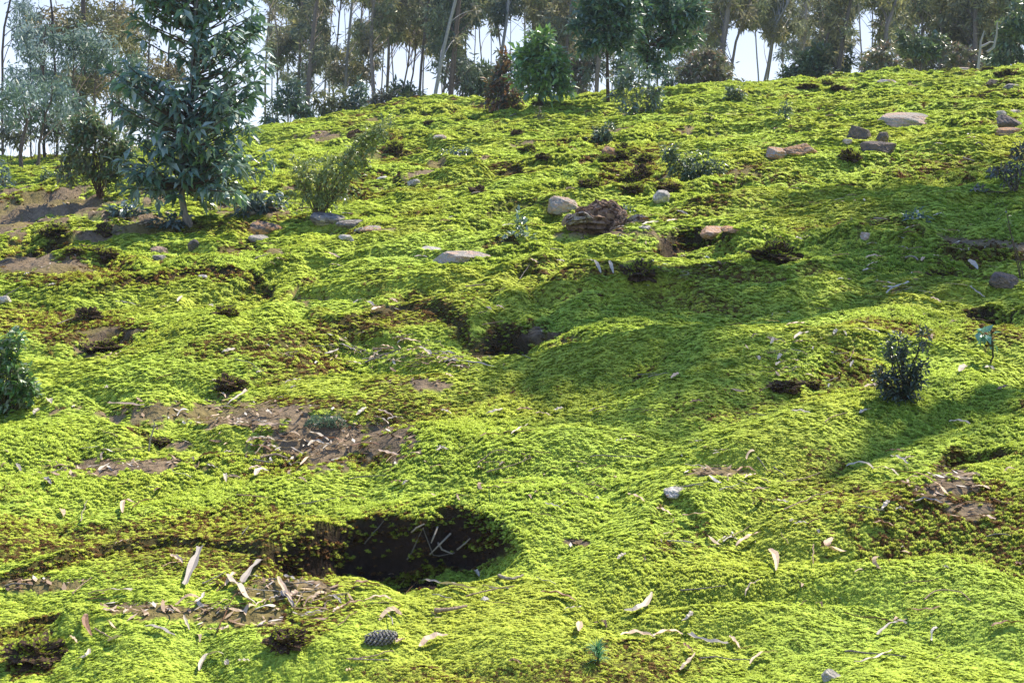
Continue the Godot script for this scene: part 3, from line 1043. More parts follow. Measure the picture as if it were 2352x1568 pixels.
func stick(a: Vector3, e: Vector3, ctrl: Vector3, width: float, lift: float, col: Color, s: int, up := 0.0) -> MeshInstance3D:
	var g := RandomNumberGenerator.new()
	g.seed = s
	var mid := on_ground((a + e) / 2)
	var p := PackedVector3Array()
	var r := PackedFloat32Array()
	var lo := height(a.x, -a.z)
	var hi := height(e.x, -e.z)
	for k in 10:
		var t := k / 9.0
		var q := a.lerp(ctrl, t).lerp(ctrl.lerp(e, t), t)
		q.y = maxf(lerpf(lo, hi, t), height(q.x, -q.z)) + lift + up * t
		q += Vector3(g.randf_range(-1, 1), g.randf_range(-0.5, 0.5), g.randf_range(-1, 1)) * a.distance_to(e) * 0.012
		p.append(q - mid)
		r.append(width * 0.5 * lerpf(1.0, 0.55, t) * g.randf_range(0.88, 1.12))
	var b := MB.new()
	b.tube(p, r, 6, col, 0.15, g)
	return obj("twig", b.done(M.wood), null, mid)

func build_litter() -> void:
	var tan := Color(0.80, 0.58, 0.38)
	var pale := Color(0.70, 0.59, 0.43)
	var grey := Color(0.42, 0.37, 0.31)
	var brown := Color(0.36, 0.20, 0.11)
	var tones := {"t": tan, "p": pale, "g": grey, "b": brown}
	var words := {"t": "tan", "p": "pale", "g": "grey", "b": "brown"}
	var corner := {"R3": Vector2(1562, 0), "R4": Vector2(0, 514.5), "R5": Vector2(781, 514.5), "R6": Vector2(1562, 514.5), "R7": Vector2(0, 980.3), "R8": Vector2(781, 980.3), "R9": Vector2(1562, 980.3)}
	# "L leaf, B bark, T twig" + tone: x0 y0 x1 y1 width bend, in eighths-scaled corners of the sketch
	var said := """R9
Lt 545 803 590 935 28 -15|Lt 935 735 975 790 30 95|Lb 1185 660 1330 655 20 -15|Lt 1810 590 1935 612 24 -8|Lt 345 760 495 685 28 8|Lp 230 735 340 718 15 5|Lt 0 580 200 570 16 12|Tt 640 535 945 425 9 0|Lp 565 475 670 500 14 5|Lt 1430 440 1610 495 26 8
Lb 1245 395 1440 402 20 -6|Lb 1310 345 1570 400 14 -14|Lp 1020 285 1190 305 16 -16|Lp 1180 310 1340 332 16 -22|Lp 1290 215 1400 265 14 -10|Lb 1250 185 1380 195 14 0|Lt 1380 220 1435 218 10 0|Tp 1090 530 1250 540 7 0|Lp 1240 540 1280 480 22 10|Lg 1410 525 1610 545 16 -20
Lb 1280 470 1350 460 22 0|Lt 1145 432 1220 425 16 0|Tt 815 750 815 880 8 0|Lt 400 1085 495 1005 9 -22|Tg 0 1045 285 995 7 5|Lp 10 1230 70 1160 22 25|Bg 60 1300 295 1365 24 8|Lt 305 1325 370 1395 16 0|Lb 340 1395 470 1370 12 12|Lb 1385 1145 1600 1140 16 18
Lb 1910 1275 2107 1245 22 -14|Bg 1215 1305 1390 1250 18 -12|Lp 1065 1480 1300 1395 20 6|Tg 1010 1405 1385 1440 9 0|Lt 0 1520 95 1440 24 10|Tg 120 1455 430 1470 5 0|Lt 430 1500 600 1435 20 -14|Lb 20 1370 80 1440 12 0|Lp 700 630 780 620 12 -8|Tb 780 625 870 595 5 0
Lb 350 300 465 310 14 -10|Lt 400 340 470 320 14 0|Lp 500 350 560 385 24 5|Tg 475 225 540 300 5 0|Tg 575 280 650 335 6 0|Tt 650 365 855 320 8 6|Tg 30 390 175 360 6 4|Tt 1500 1100 1780 1095 4 -25|Lg 45 130 135 118 14 0|Lp 195 190 305 190 10 0
Lp 670 615 695 600 14 0|Lg 840 660 855 690 14 0|Lg 1610 885 1650 900 12 0|Lb 2045 870 2107 895 14 0|Tb 1735 595 1920 560 7 0|Lg 1325 560 1380 560 14 -30|Tg 1880 710 2030 720 5 -8
R8
Lp 1740 1165 1910 1040 28 25|Tt 770 1072 1065 1000 9 0|Lt 485 1385 660 1315 32 -6|Lp 1370 1155 1490 1150 14 5|Lt 1470 1230 1462 1300 28 0|Lt 1720 1345 1930 1322 22 -8|Lt 1920 1330 2100 1320 30 -8|Lb 1030 1500 1115 1495 10 -30|Tt 40 1475 330 1400 7 6|Tp 80 1475 300 1470 5 0
Lt 30 1560 75 1520 26 0|Lt 345 1360 395 1340 26 0|Lp 380 395 420 360 26 0|Lb 310 380 380 360 14 -10|Tt 840 265 1040 190 7 -14|Tt 895 320 1180 225 7 10|Lp 840 300 878 290 24 0|Lt 970 290 1000 245 14 0|Lb 70 155 240 150 18 -14|Lt 235 185 360 212 16 6
Tg 50 350 300 330 6 0|Lb 860 105 1000 82 16 -10|Tb 1000 60 1200 40 8 4|Lp 1050 75 1170 20 12 0|Lg 1250 505 1350 535 12 4|Lt 1760 460 1865 485 16 0|Lt 1940 540 2035 580 18 5|Lp 1700 855 1750 805 16 0|Lp 825 900 850 940 18 0|Lg 1690 135 1760 105 10 0
Lp 1770 70 1850 105 14 0|Tg 1530 205 1900 215 4 0|Lp 590 195 665 170 12 -20|Tg 410 885 700 845 9 6|Bg 550 895 610 1055 14 8|Tg 150 765 270 710 6 0|Lb 0 480 155 478 14 -14|Lb 0 1140 150 1110 18 0|Lg 590 150 640 160 14 0|Tg 410 150 495 105 5 0
R7
Bg 1130 1005 1225 765 40 3|Bp 540 1065 800 1040 24 -4|Lp 1390 980 1565 1180 30 3|Bg 1480 980 1615 865 26 0|Lt 1380 1000 1450 945 20 5|Tb 1330 1290 1470 1030 8 -5|Lt 1265 1270 1330 1285 18 8|Lt 1335 1285 1400 1245 18 8|Lp 1140 1135 1250 1050 20 30|Lt 1700 960 1790 1100 20 5
Lt 1780 1080 1825 1040 24 0|Lp 1790 1170 1990 1170 22 18|Lg 1840 1185 2000 1160 14 -5|Lt 2040 1160 2100 1140 16 0|Lt 1565 1140 1680 1115 10 -12|Bg 1730 1050 1800 1130 16 0|Lb 530 1190 560 1310 26 20|Tt 580 1270 690 1330 8 0|Lp 655 1345 745 1325 24 0|Lg 885 1265 1070 1320 28 -6
Lp 470 1445 545 1390 24 35|Lp 1220 1530 1365 1445 24 -32|Lp 1455 1475 1530 1470 14 0|Lp 1380 1500 1400 1470 22 0|Tg 30 1000 200 1000 11 0|Tt 440 1045 560 960 6 0|Lt 615 1155 730 1165 14 8|Lt 755 1175 795 1140 18 10|Lt 705 770 810 745 16 -6|Lt 1040 815 1120 870 18 -10
Lt 750 578 820 522 20 -45|Tp 490 600 535 490 7 0|Tb 810 520 960 465 4 -15|Lt 375 545 385 575 24 0|Bp 610 295 750 250 22 -6|Tg 315 310 410 262 9 0|Lg 270 340 315 390 18 6|Lp 1370 190 1435 180 18 0|Bb 1215 218 1330 205 34 0|Tg 1550 235 1670 240 11 0
Tp 1560 195 1630 140 9 0|Lp 1740 240 1795 200 14 30|Lt 1840 260 1975 205 18 -12|Lp 1560 335 1640 295 24 -22|Lt 1525 300 1600 270 14 -6|Lp 1375 320 1385 360 16 0|Lg 1265 270 1335 290 16 0|Tg 1810 500 2060 465 4 0|Lp 1125 1210 1160 1275 12 0|Lg 100 260 125 295 16 0
Lg 1490 955 1600 975 12 0|Tg 1240 985 1380 930 4 0|Lg 1730 945 1830 1000 18 0|Tg 1650 960 1750 1000 5 0|Lg 2010 1070 2090 1110 14 -12|Lt 430 1330 470 1370 16 0|Bp 1640 1100 1720 1060 12 0|Tg 1480 690 1520 640 4 0
R4
Bp 1395 1125 1510 1045 16 6|Lt 1330 1075 1380 1100 14 -20|Bg 1255 1120 1320 1118 18 0|Lp 1285 1012 1325 990 20 0|Bt 660 1135 880 1165 20 4|Tg 880 1165 985 1160 6 -8|Lp 1745 1000 1840 985 18 -6|Lp 1775 1032 1812 1018 14 0|Lp 1600 1182 1665 1185 16 0|Lp 1430 1225 1485 1218 12 0
Lt 1225 1248 1310 1240 14 0|Lt 1370 1255 1470 1275 12 -8|Lp 205 1192 235 1165 22 0|Lp 290 1100 315 1130 24 0|Lp 635 1045 660 1030 26 0|Tg 1435 855 1615 945 6 -6|Lp 1565 940 1597 938 14 0|Bg 705 520 855 525 12 0|Lp 1085 500 1115 475 12 0|Lp 975 542 1025 535 12 0
Lp 1275 525 1305 525 14 0|Tp 350 640 495 585 7 0|Tb 955 980 1065 935 6 0|Lg 835 692 885 688 12 0|Lp 2010 275 2100 290 10 0|Tg 20 470 135 410 6 0|Lg 140 345 180 335 14 0|Lp 1650 290 1690 295 14 0|Tg 1560 240 1640 210 7 0|Lp 280 405 335 400 20 0
R5
Tg 150 830 370 845 10 -4|Tg 200 835 260 810 8 0|Lp 50 855 115 930 18 0|Bp 480 780 560 840 16 0|Bg 560 840 700 830 12 -8|Bg 690 885 940 910 12 -16|Bg 850 800 930 890 14 0|Lt 640 945 690 960 16 0|Tg 640 870 750 835 9 0|Tg 1115 830 1170 850 6 0
Lg 80 510 150 490 14 0|Lg 150 510 210 525 16 0|Lt 195 555 280 545 22 0|Lt 300 490 350 520 14 0|Tt 770 410 890 405 11 0|Lp 970 445 1015 430 12 0|Lp 1650 260 1675 325 14 0|Lp 1560 260 1600 330 14 0|Lp 1740 280 1790 330 14 -15|Lp 1760 260 1820 310 12 -10
Lg 1500 240 1560 265 14 0|Lp 1340 260 1360 300 16 0|Lt 960 535 1010 575 14 0|Lt 900 540 930 560 14 0|Lt 1150 262 1215 268 10 0|Tt 870 640 1000 625 5 0|Lp 890 1190 1000 1165 20 5|Lp 615 1165 680 1190 14 0|Lp 1310 1178 1370 1162 16 0|Lt 1180 1195 1290 1200 14 -5
Lt 1520 1175 1635 1150 12 0|Lg 1560 1182 1640 1170 12 0|Bg 1700 1190 1940 1195 12 -4|Lg 1840 1195 1900 1170 12 0|Lt 2030 975 2080 940 16 0|Tp 1890 960 2010 940 6 0|Tg 1820 950 1940 940 5 0|Lp 1700 162 1740 148 12 0|Tp 1290 175 1370 178 8 0|Tg 1100 360 1160 300 6 0
Lp 290 1230 385 1215 18 38|Lt 230 1190 330 1218 12 0|Lp 100 1200 160 1158 18 0|Lb 1080 1170 1180 1165 16 -8|Tt 850 600 900 560 5 0|Bg 0 790 90 800 16 0|Tg 60 770 170 820 6 0|Tg 10 770 140 835 7 0|Tp 210 800 330 830 5 0|Bg 500 850 600 820 12 0
R6
Lt 1190 385 1320 398 16 8|Bp 1270 450 1410 390 22 0|Lt 1425 375 1480 310 18 -35|Lp 1120 322 1195 312 16 0|Lp 1770 255 1825 305 22 -5|Bg 1780 415 1870 470 10 15|Lt 1535 490 1600 512 16 -8|Lt 650 655 770 632 18 4|Lp 700 750 800 710 16 -12|Lt 690 765 765 740 16 0
Lp 555 765 570 725 12 12|Lp 600 860 615 820 16 15|Lp 470 840 490 870 16 -15|Lp 590 902 645 875 24 0|Lp 690 915 740 905 18 8|Lp 1065 685 1225 700 15 -8|Lt 525 615 610 622 9 6|Lp 1710 932 1765 905 24 -8|Lp 1870 910 1930 920 16 -20|Lp 1100 1185 1175 1160 20 0
Lp 665 1185 800 1190 15 0|Tt 890 1240 1025 1185 7 -8|Lp 1650 1255 1780 1245 16 -4|Lb 1940 1060 2010 1020 14 0|Tg 415 1195 520 1195 5 0|Lb 60 1140 150 1125 14 -8|Lp 690 1070 715 1030 14 0|Lp 700 220 720 265 15 0|Lt 930 228 1040 220 12 -18|Lp 715 148 750 130 14 -35
Tg 595 1022 740 1020 5 0|Lt 1130 1030 1220 1010 15 -6|Tb 1080 610 1240 630 6 8|Lp 1045 900 1065 870 11 0|Tt 990 890 1065 790 5 25|Lp 945 710 965 695 18 0|Lp 1000 690 1020 710 12 0|Tt 950 830 1040 812 5 0|Lt 1480 250 1500 235 14 0|Lt 1150 290 1215 272 10 0"""
	var where := ""
	var k := 0
	for line in said.split("\n"):
		if line.begins_with("R"):
			where = line.strip_edges()
			continue
		for item in line.split("|"):
			var f := item.split(" ")
			k += 1
			var z := corner[where] as Vector2
			var p0 := z + Vector2(float(f[1]), float(f[2])) * 0.375
			var p1 := z + Vector2(float(f[3]), float(f[4])) * 0.375
			drop_one(f[0][0], f[0][1], p0, p1, float(f[5]) * 0.375, float(f[6]) / 100.0, k, tones, words)
	# scattered small leaves where the litter lies thickest
	var g := RandomNumberGenerator.new()
	g.seed = 5
	var zones := [[1700, 300, 380, 160, 26], [2150, 560, 190, 110, 16], [700, 1010, 160, 55, 20], [1560, 560, 150, 50, 6], [880, 805, 140, 25, 10], [340, 510, 120, 18, 10], [620, 475, 120, 16, 10], [1100, 480, 300, 130, 8], [800, 600, 300, 120, 6], [1430, 510, 160, 25, 6], [2200, 320, 140, 60, 12], [1000, 1390, 300, 50, 6]]
	for zn in zones:
		for q in zn[4]:
			k += 1
			var p := Vector2(zn[0] + zn[2] * g.randfn() * 0.6, zn[1] + zn[3] * g.randfn() * 0.6)
			p.x = clampf(p.x, 10, 2342)
			p.y = clampf(p.y, 275 if p.x > 900 else 480, 1560)
			var far := -spot(p.x, p.y).z
			var long := g.randf_range(0.05, 0.11) * F / far
			var way := Vector2(long, long * g.randf_range(-0.4, 0.4) * 0.6)
			var tone: String = ["p", "p", "t", "g", "b", "t"][g.randi() % 6]
			drop_one("T" if g.randf() < 0.15 else "L", tone, p - way * 0.5, p + way * 0.5, g.randf_range(0.012, 0.02) * F / far * 0.8, g.randf_range(-0.2, 0.2), k, tones, words)
	name_litter()

func drop_one(kind: String, tone: String, p0: Vector2, p1: Vector2, wide: float, bend: float, k: int, tones: Dictionary, words: Dictionary) -> void:
	if p0.x > p1.x:
		var sw := p0
		p0 = p1
		p1 = sw
	var a := spot(p0.x, p0.y)
	var e := spot(p1.x, p1.y)
	var mid := spot((p0.x + p1.x) / 2, (p0.y + p1.y) / 2)
	var far := -mid.z
	if a.distance_to(e) > 1.6 * (p0.distance_to(p1) / F * far) + 0.25:   # one end fell behind a rise
		var w := p0.distance_to(p1) / F * far
		var turn := (p0.y - p1.y) / maxf(1.0, p0.distance_to(p1))
		a = mid - Vector3(w / 2, 0, -w * 0.5 * turn)
		e = mid + Vector3(w / 2, 0, -w * 0.5 * turn)
	var way := p1 - p0
	var cp := (p0 + p1) / 2 + Vector2(-way.y, way.x) * bend * 2.0
	var ctrl := spot(cp.x, cp.y)
	if ctrl.distance_to(mid) > 0.2 + a.distance_to(e) * 1.2:
		ctrl = mid
	var w := wide / F * far
	var lift := maxf(0.011, far * 0.0026)
	var c: Color = tones[tone]
	var o: MeshInstance3D
	var what := ""
	match kind:
		"L":
			o = blade(a, e, ctrl, bend, w * 1.55, lift, "leaf", c, k)
			what = "dry leaf"
		"B":
			o = blade(a, e, ctrl, bend, w * 1.5, lift, "bark", c, k)
			what = "bark strip"
		"T":
			o = stick(a, e, ctrl, maxf(w * 1.15, 0.0045), lift, c * 0.75, k)
			what = "twig"
	var shape := "curled " if absf(bend) > 0.13 else ""
	lying.append([o, (p0 + p1) / 2, shape + words[tone] + " " + what, what])

func name_litter() -> void:
	var heaps := {}
	for l in lying:
		var best := 0
		var least := 1e9
		for m in marks.size():
			var dd: float = Vector2(marks[m][0], marks[m][1]).distance_to(l[1])
			if dd < least:
				least = dd
				best = m
		var key := "%d %s" % [best, l[2]]
		if not heaps.has(key):
			heaps[key] = []
		heaps[key].append([least, l, best])
	for key in heaps:
		var list: Array = heaps[key]
		list.sort_custom(func(p, q): return p[0] < q[0])
		for i in list.size():
			var l: Array = list[i][1]
			var place: String = marks[list[i][2]][2]
			var lead := "" if list.size() == 1 else ordinal(i + 1) + " nearest to " if i > 0 else "closest to "
			if list.size() == 1:
				lead = "the only such one near "
			tag(l[0], "%s, %s%s" % [l[2], lead, place], l[3], {"dry leaf": "fallen dry leaves", "bark strip": "fallen strips of bark", "twig": "fallen twigs"}[l[3]])


# ---------------------------------------------------------------- pine cone, seedling, cushions

func build_small_things() -> void:
	# the pine cone: scales in spirals on a tapering core
	var foot := spot(878, 1482)
	var m := -foot.z / F * 1.2
	var o := base("pine_cone", foot + Vector3(0, 11 * m, 0))
	o.rotation = Vector3(0.1, 0.12, 0.12)
	var g := RandomNumberGenerator.new()
	g.seed = 9
	var b := MB.new()
	var pts := PackedVector3Array()
	var rad := PackedFloat32Array()
	for k in 9:
		var t := k / 8.0
		pts.append(Vector3((t - 0.5) * 62 * m, 0, 0))
		rad.append(m * 10.0 * sqrt(maxf(0.02, sin(PI * (0.08 + 0.9 * t)))))
	b.tube(pts, rad, 10, Color(0.10, 0.08, 0.065), 0.2, g)
	obj("core", b.done(M.wood), o)
	var sb := MB.new()
	for s in [[0.36, 0.33, 0.30], [0.28, 0.25, 0.22]]:
		pass
	var scales := []
	for v in 3:
		var q := MB.new()
		var tone := [0.46, 0.36, 0.55][v] as float
		var c := Color(tone, tone * 0.92, tone * 0.83)
		var dk := Color(tone * 0.4, tone * 0.34, tone * 0.3)
		var L := 8.5 * m
		var W := 3.6 * m
		var A := Vector3(0, 0, -W * 0.6); var B := Vector3(0, 0, W * 0.6)
		var C := Vector3(L * 0.5, L * 0.55, -W); var D := Vector3(L * 0.5, L * 0.55, W)
		var E := Vector3(L * 0.95, L * 0.62, 0); var T := Vector3(L * 0.5, L * 0.95, 0)
		q.tri(A, B, C, dk); q.tri(B, D, C, dk); q.tri(C, D, E, dk)
		q.tri(C, E, T, c); q.tri(E, D, T, c); q.tri(T, D, B, c); q.tri(T, B, A, c); q.tri(T, A, C, c)
		scales.append(q.done(M.wood))
	for k in 110:
		var t := (k + 0.5) / 110.0
		var r := m * 10.5 * sqrt(maxf(0.03, sin(PI * (0.06 + 0.9 * t))))
		var a := k * 2.39996
		var sc := obj("scale", scales[k % 3], o, Vector3((0.5 - t) * 62 * m, cos(a) * r * 0.8, sin(a) * r * 0.8))
		sc.transform.basis = Basis(Vector3(-1, 0, 0), Vector3(0, cos(a), sin(a)), Vector3(0, sin(a), -cos(a))).scaled(Vector3.ONE * (0.75 + 0.4 * sin(PI * t)))
	tag(o, "grey pine cone with open scales, lying alone on the moss in front", "pine cone")

	# pine seedling: long soft needles from one stem
	foot = spot(1375, 1530)
	m = -foot.z / F
	o = base("pine_seedling", foot)
	var st := MB.new()
	st.tube(PackedVector3Array([Vector3(0, -0.01, 0), Vector3(-2 * m, 18 * m, 0), Vector3(-6 * m, 40 * m, 0)]), PackedFloat32Array([1.6 * m, 1.2 * m, 0.7 * m]), 6, Color(0.16, 0.12, 0.06), 0.1, g)
	obj("stem", st.done(M.bark), o)
	for k in 130:
		if k % 26 == 0:
			b = MB.new()
		var t := g.randf()
		var a := g.randf() * TAU
		var e := g.randf_range(-0.1, 1.3)
		var dir := Vector3(cos(a) * cos(e), sin(e), sin(a) * cos(e))
		var from := Vector3(-5 * m * t, (5 + 34 * t) * m, 0)
		var f := g.randf_range(0.75, 1.25)
		var side := dir.cross(Vector3(0.3, 1, 0.2)).normalized() * m * 1.0
		var c := Color(0.10 * f, 0.27 * f, 0.11 * f)
		var L := g.randf_range(24, 42) * m
		var md := from + dir * L * 0.55
		var tip := from + dir * L + Vector3(0, -L * 0.14, 0)
		b.tri(from - side, from + side, md + side * 0.8, c); b.tri(from - side, md + side * 0.8, md - side * 0.8, c); b.tri(md - side * 0.8, md + side * 0.8, tip, c)
		if k % 26 == 25:
			obj("needle_tuft", b.done(M.foliage), o)
	tag(o, "small blue-green pine seedling with long soft needles in the foreground", "seedling")

	# grey-green cushion plant
	foot = spot(748, 985)
	m = -foot.z / F
	o = base("cushion_plant", foot)
	for h in 6:
		b = MB.new()
		for k in 260:
			var a := g.randf() * TAU
			var q := sqrt(g.randf())
			var c0 := Vector3((h % 3 - 1) * 26 * m, 0, (h / 3) * -0.07)
			var p := c0 + Vector3(cos(a) * q * 22 * m, (1.0 - q * q) * 26 * m * g.randf_range(0.5, 1.0), sin(a) * q * 20 * m)
			var dir := Vector3(cos(a) * q, g.randf_range(0.4, 1.2), sin(a) * q).normalized()
			var f := g.randf_range(0.7, 1.4)
			b.kite(p, dir, Vector3(g.randf_range(-1, 1), 0.4, g.randf_range(-1, 1)), 7 * m, 3.2 * m, Color(0.13 * f, 0.20 * f, 0.12 * f))
		var q := obj("leafy_shoot", b.done(M.foliage), o)
		q.set_meta("kind", "stuff")
	tag(o, "low grey-green cushion plant at the edge of the bare soil", "plant")

	# bent pale stem standing in the soil, and roots that hang in the big hollow
	var up := spot(341, 1035)
	var mm := -up.z / F
	b = MB.new()
	b.tube(PackedVector3Array([Vector3.ZERO, Vector3(3, 22, 0) * mm, Vector3(9, 42, 0) * mm, Vector3(14, 62, -2) * mm, Vector3(10, 72, -2) * mm]), PackedFloat32Array([2.2 * mm, 2 * mm, 1.8 * mm, 1.4 * mm, 0.8 * mm]), 6, Color(0.66, 0.58, 0.42), 0.1, g)
	tag(obj("dead_stalk", b.done(M.wood), null, up), "bent pale dry stalk standing upright in the bare soil", "stalk")
	var roots := [[[1005, 1245], [1015, 1262], [1040, 1272]], [[1035, 1225], [1010, 1250], [985, 1275]], [[1005, 1210], [998, 1228], [990, 1247]], [[945, 1222], [957, 1212], [975, 1203]], [[1050, 1262], [1068, 1248], [1080, 1236]]]
	var told := ["kinked pale root", "long thin straight root", "short curved white root", "short slanting root", "fine grey root"]
	for k in roots.size():
		var near := -spot(roots[k][1][0], roots[k][1][1]).z - 0.03
		b = MB.new()
		var pp := PackedVector3Array()
		var z0 := at(roots[k][1][0], roots[k][1][1], near)
		for q in 3:
			pp.append(at(roots[k][q][0], roots[k][q][1], near + (0.03 if q == 0 else 0.0)) - z0)
		b.tube(pp, PackedFloat32Array([0.0035, 0.003, 0.002]), 6, Color(0.55, 0.48, 0.38), 0.15, g)
		tag(obj("bare_root", b.done(M.wood), null, z0), told[k] + " hanging in the dark hollow of the bank", "root")


# ---------------------------------------------------------------- plants near by

func limb(b: MB, a: Vector3, e: Vector3, r0: float, r1: float, sag: float, col: Color, g: RandomNumberGenerator, sides := 6) -> void:
	var p := PackedVector3Array()
	var r := PackedFloat32Array()
	var off := Vector3(g.randf_range(-1, 1), g.randf_range(-0.3, 0.3), g.randf_range(-1, 1)) * a.distance_to(e) * 0.06
	for k in 6:
		var t := k / 5.0
		p.append(a.lerp(e, t) + Vector3.UP * (-sag * sin(PI * t)) + off * sin(PI * t))
		r.append(lerpf(r0, r1, t))
	b.tube(p, r, sides, col, 0.18, g)

# four leaf shapes that the leaves of one plant share
func leaf_set(s: int, width: float, colours: Array) -> Array:
	var g := RandomNumberGenerator.new()
	g.seed = s
	var out := []
	for c in colours:
		for k in 2:
			var b := MB.new()
			b.leaf(Vector3.ZERO, Vector3.FORWARD, Vector3.UP, 1.0, width * g.randf_range(0.85, 1.15), g.randf_range(0.05, 0.25), c)
			out.append(b.done(M.gloss))
	return out

# foliage given as [place, direction, length] turned into leaf parts (the first ones, nearest to the path) and one mass for the rest
func hang_leaves(o: Node3D, leaves: Array, shapes: Array, width: float, colours: Array, parts: int, g: RandomNumberGenerator) -> void:
	leaves.sort_custom(func(p, q): return p[0].z > q[0].z)
	var b := MB.new()
	var every := maxf(1.0, leaves.size() * 0.55 / maxf(1, parts))
	var next := 0.0
	var made := 0
	for k in leaves.size():
		var l: Array = leaves[k]
		var up := Vector3(g.randf_range(-0.7, 0.7), 1.0, g.randf_range(-0.7, 0.7)).normalized()
		if made < parts and k >= next:
			next += every
			made += 1
			var q := obj_fast("leaf", shapes[g.randi() % shapes.size()], o, made)
			var z: Vector3 = -l[1]
			var x := up.cross(z).normalized()
			q.transform = Transform3D(Basis(x, z.cross(x).normalized(), z).scaled(Vector3.ONE * l[2]), l[0])
		else:
			var c: Color = colours[g.randi() % colours.size()]
			var f := g.randf_range(0.8, 1.2)
			b.leaf(l[0], l[1], up, l[2], width * l[2], 0.15, Color(c.r * f, c.g * f, c.b * f))
	if b.v.size():
		obj("foliage", b.done(M.gloss), o).set_meta("kind", "stuff")

func obj_fast(called: String, mesh: Mesh, parent: Node3D, k: int) -> MeshInstance3D:
	var o := MeshInstance3D.new()
	o.mesh = mesh
	o.name = called if k <= 1 else "%s_%03d" % [called, k - 1]
	parent.add_child(o, true)
	return o

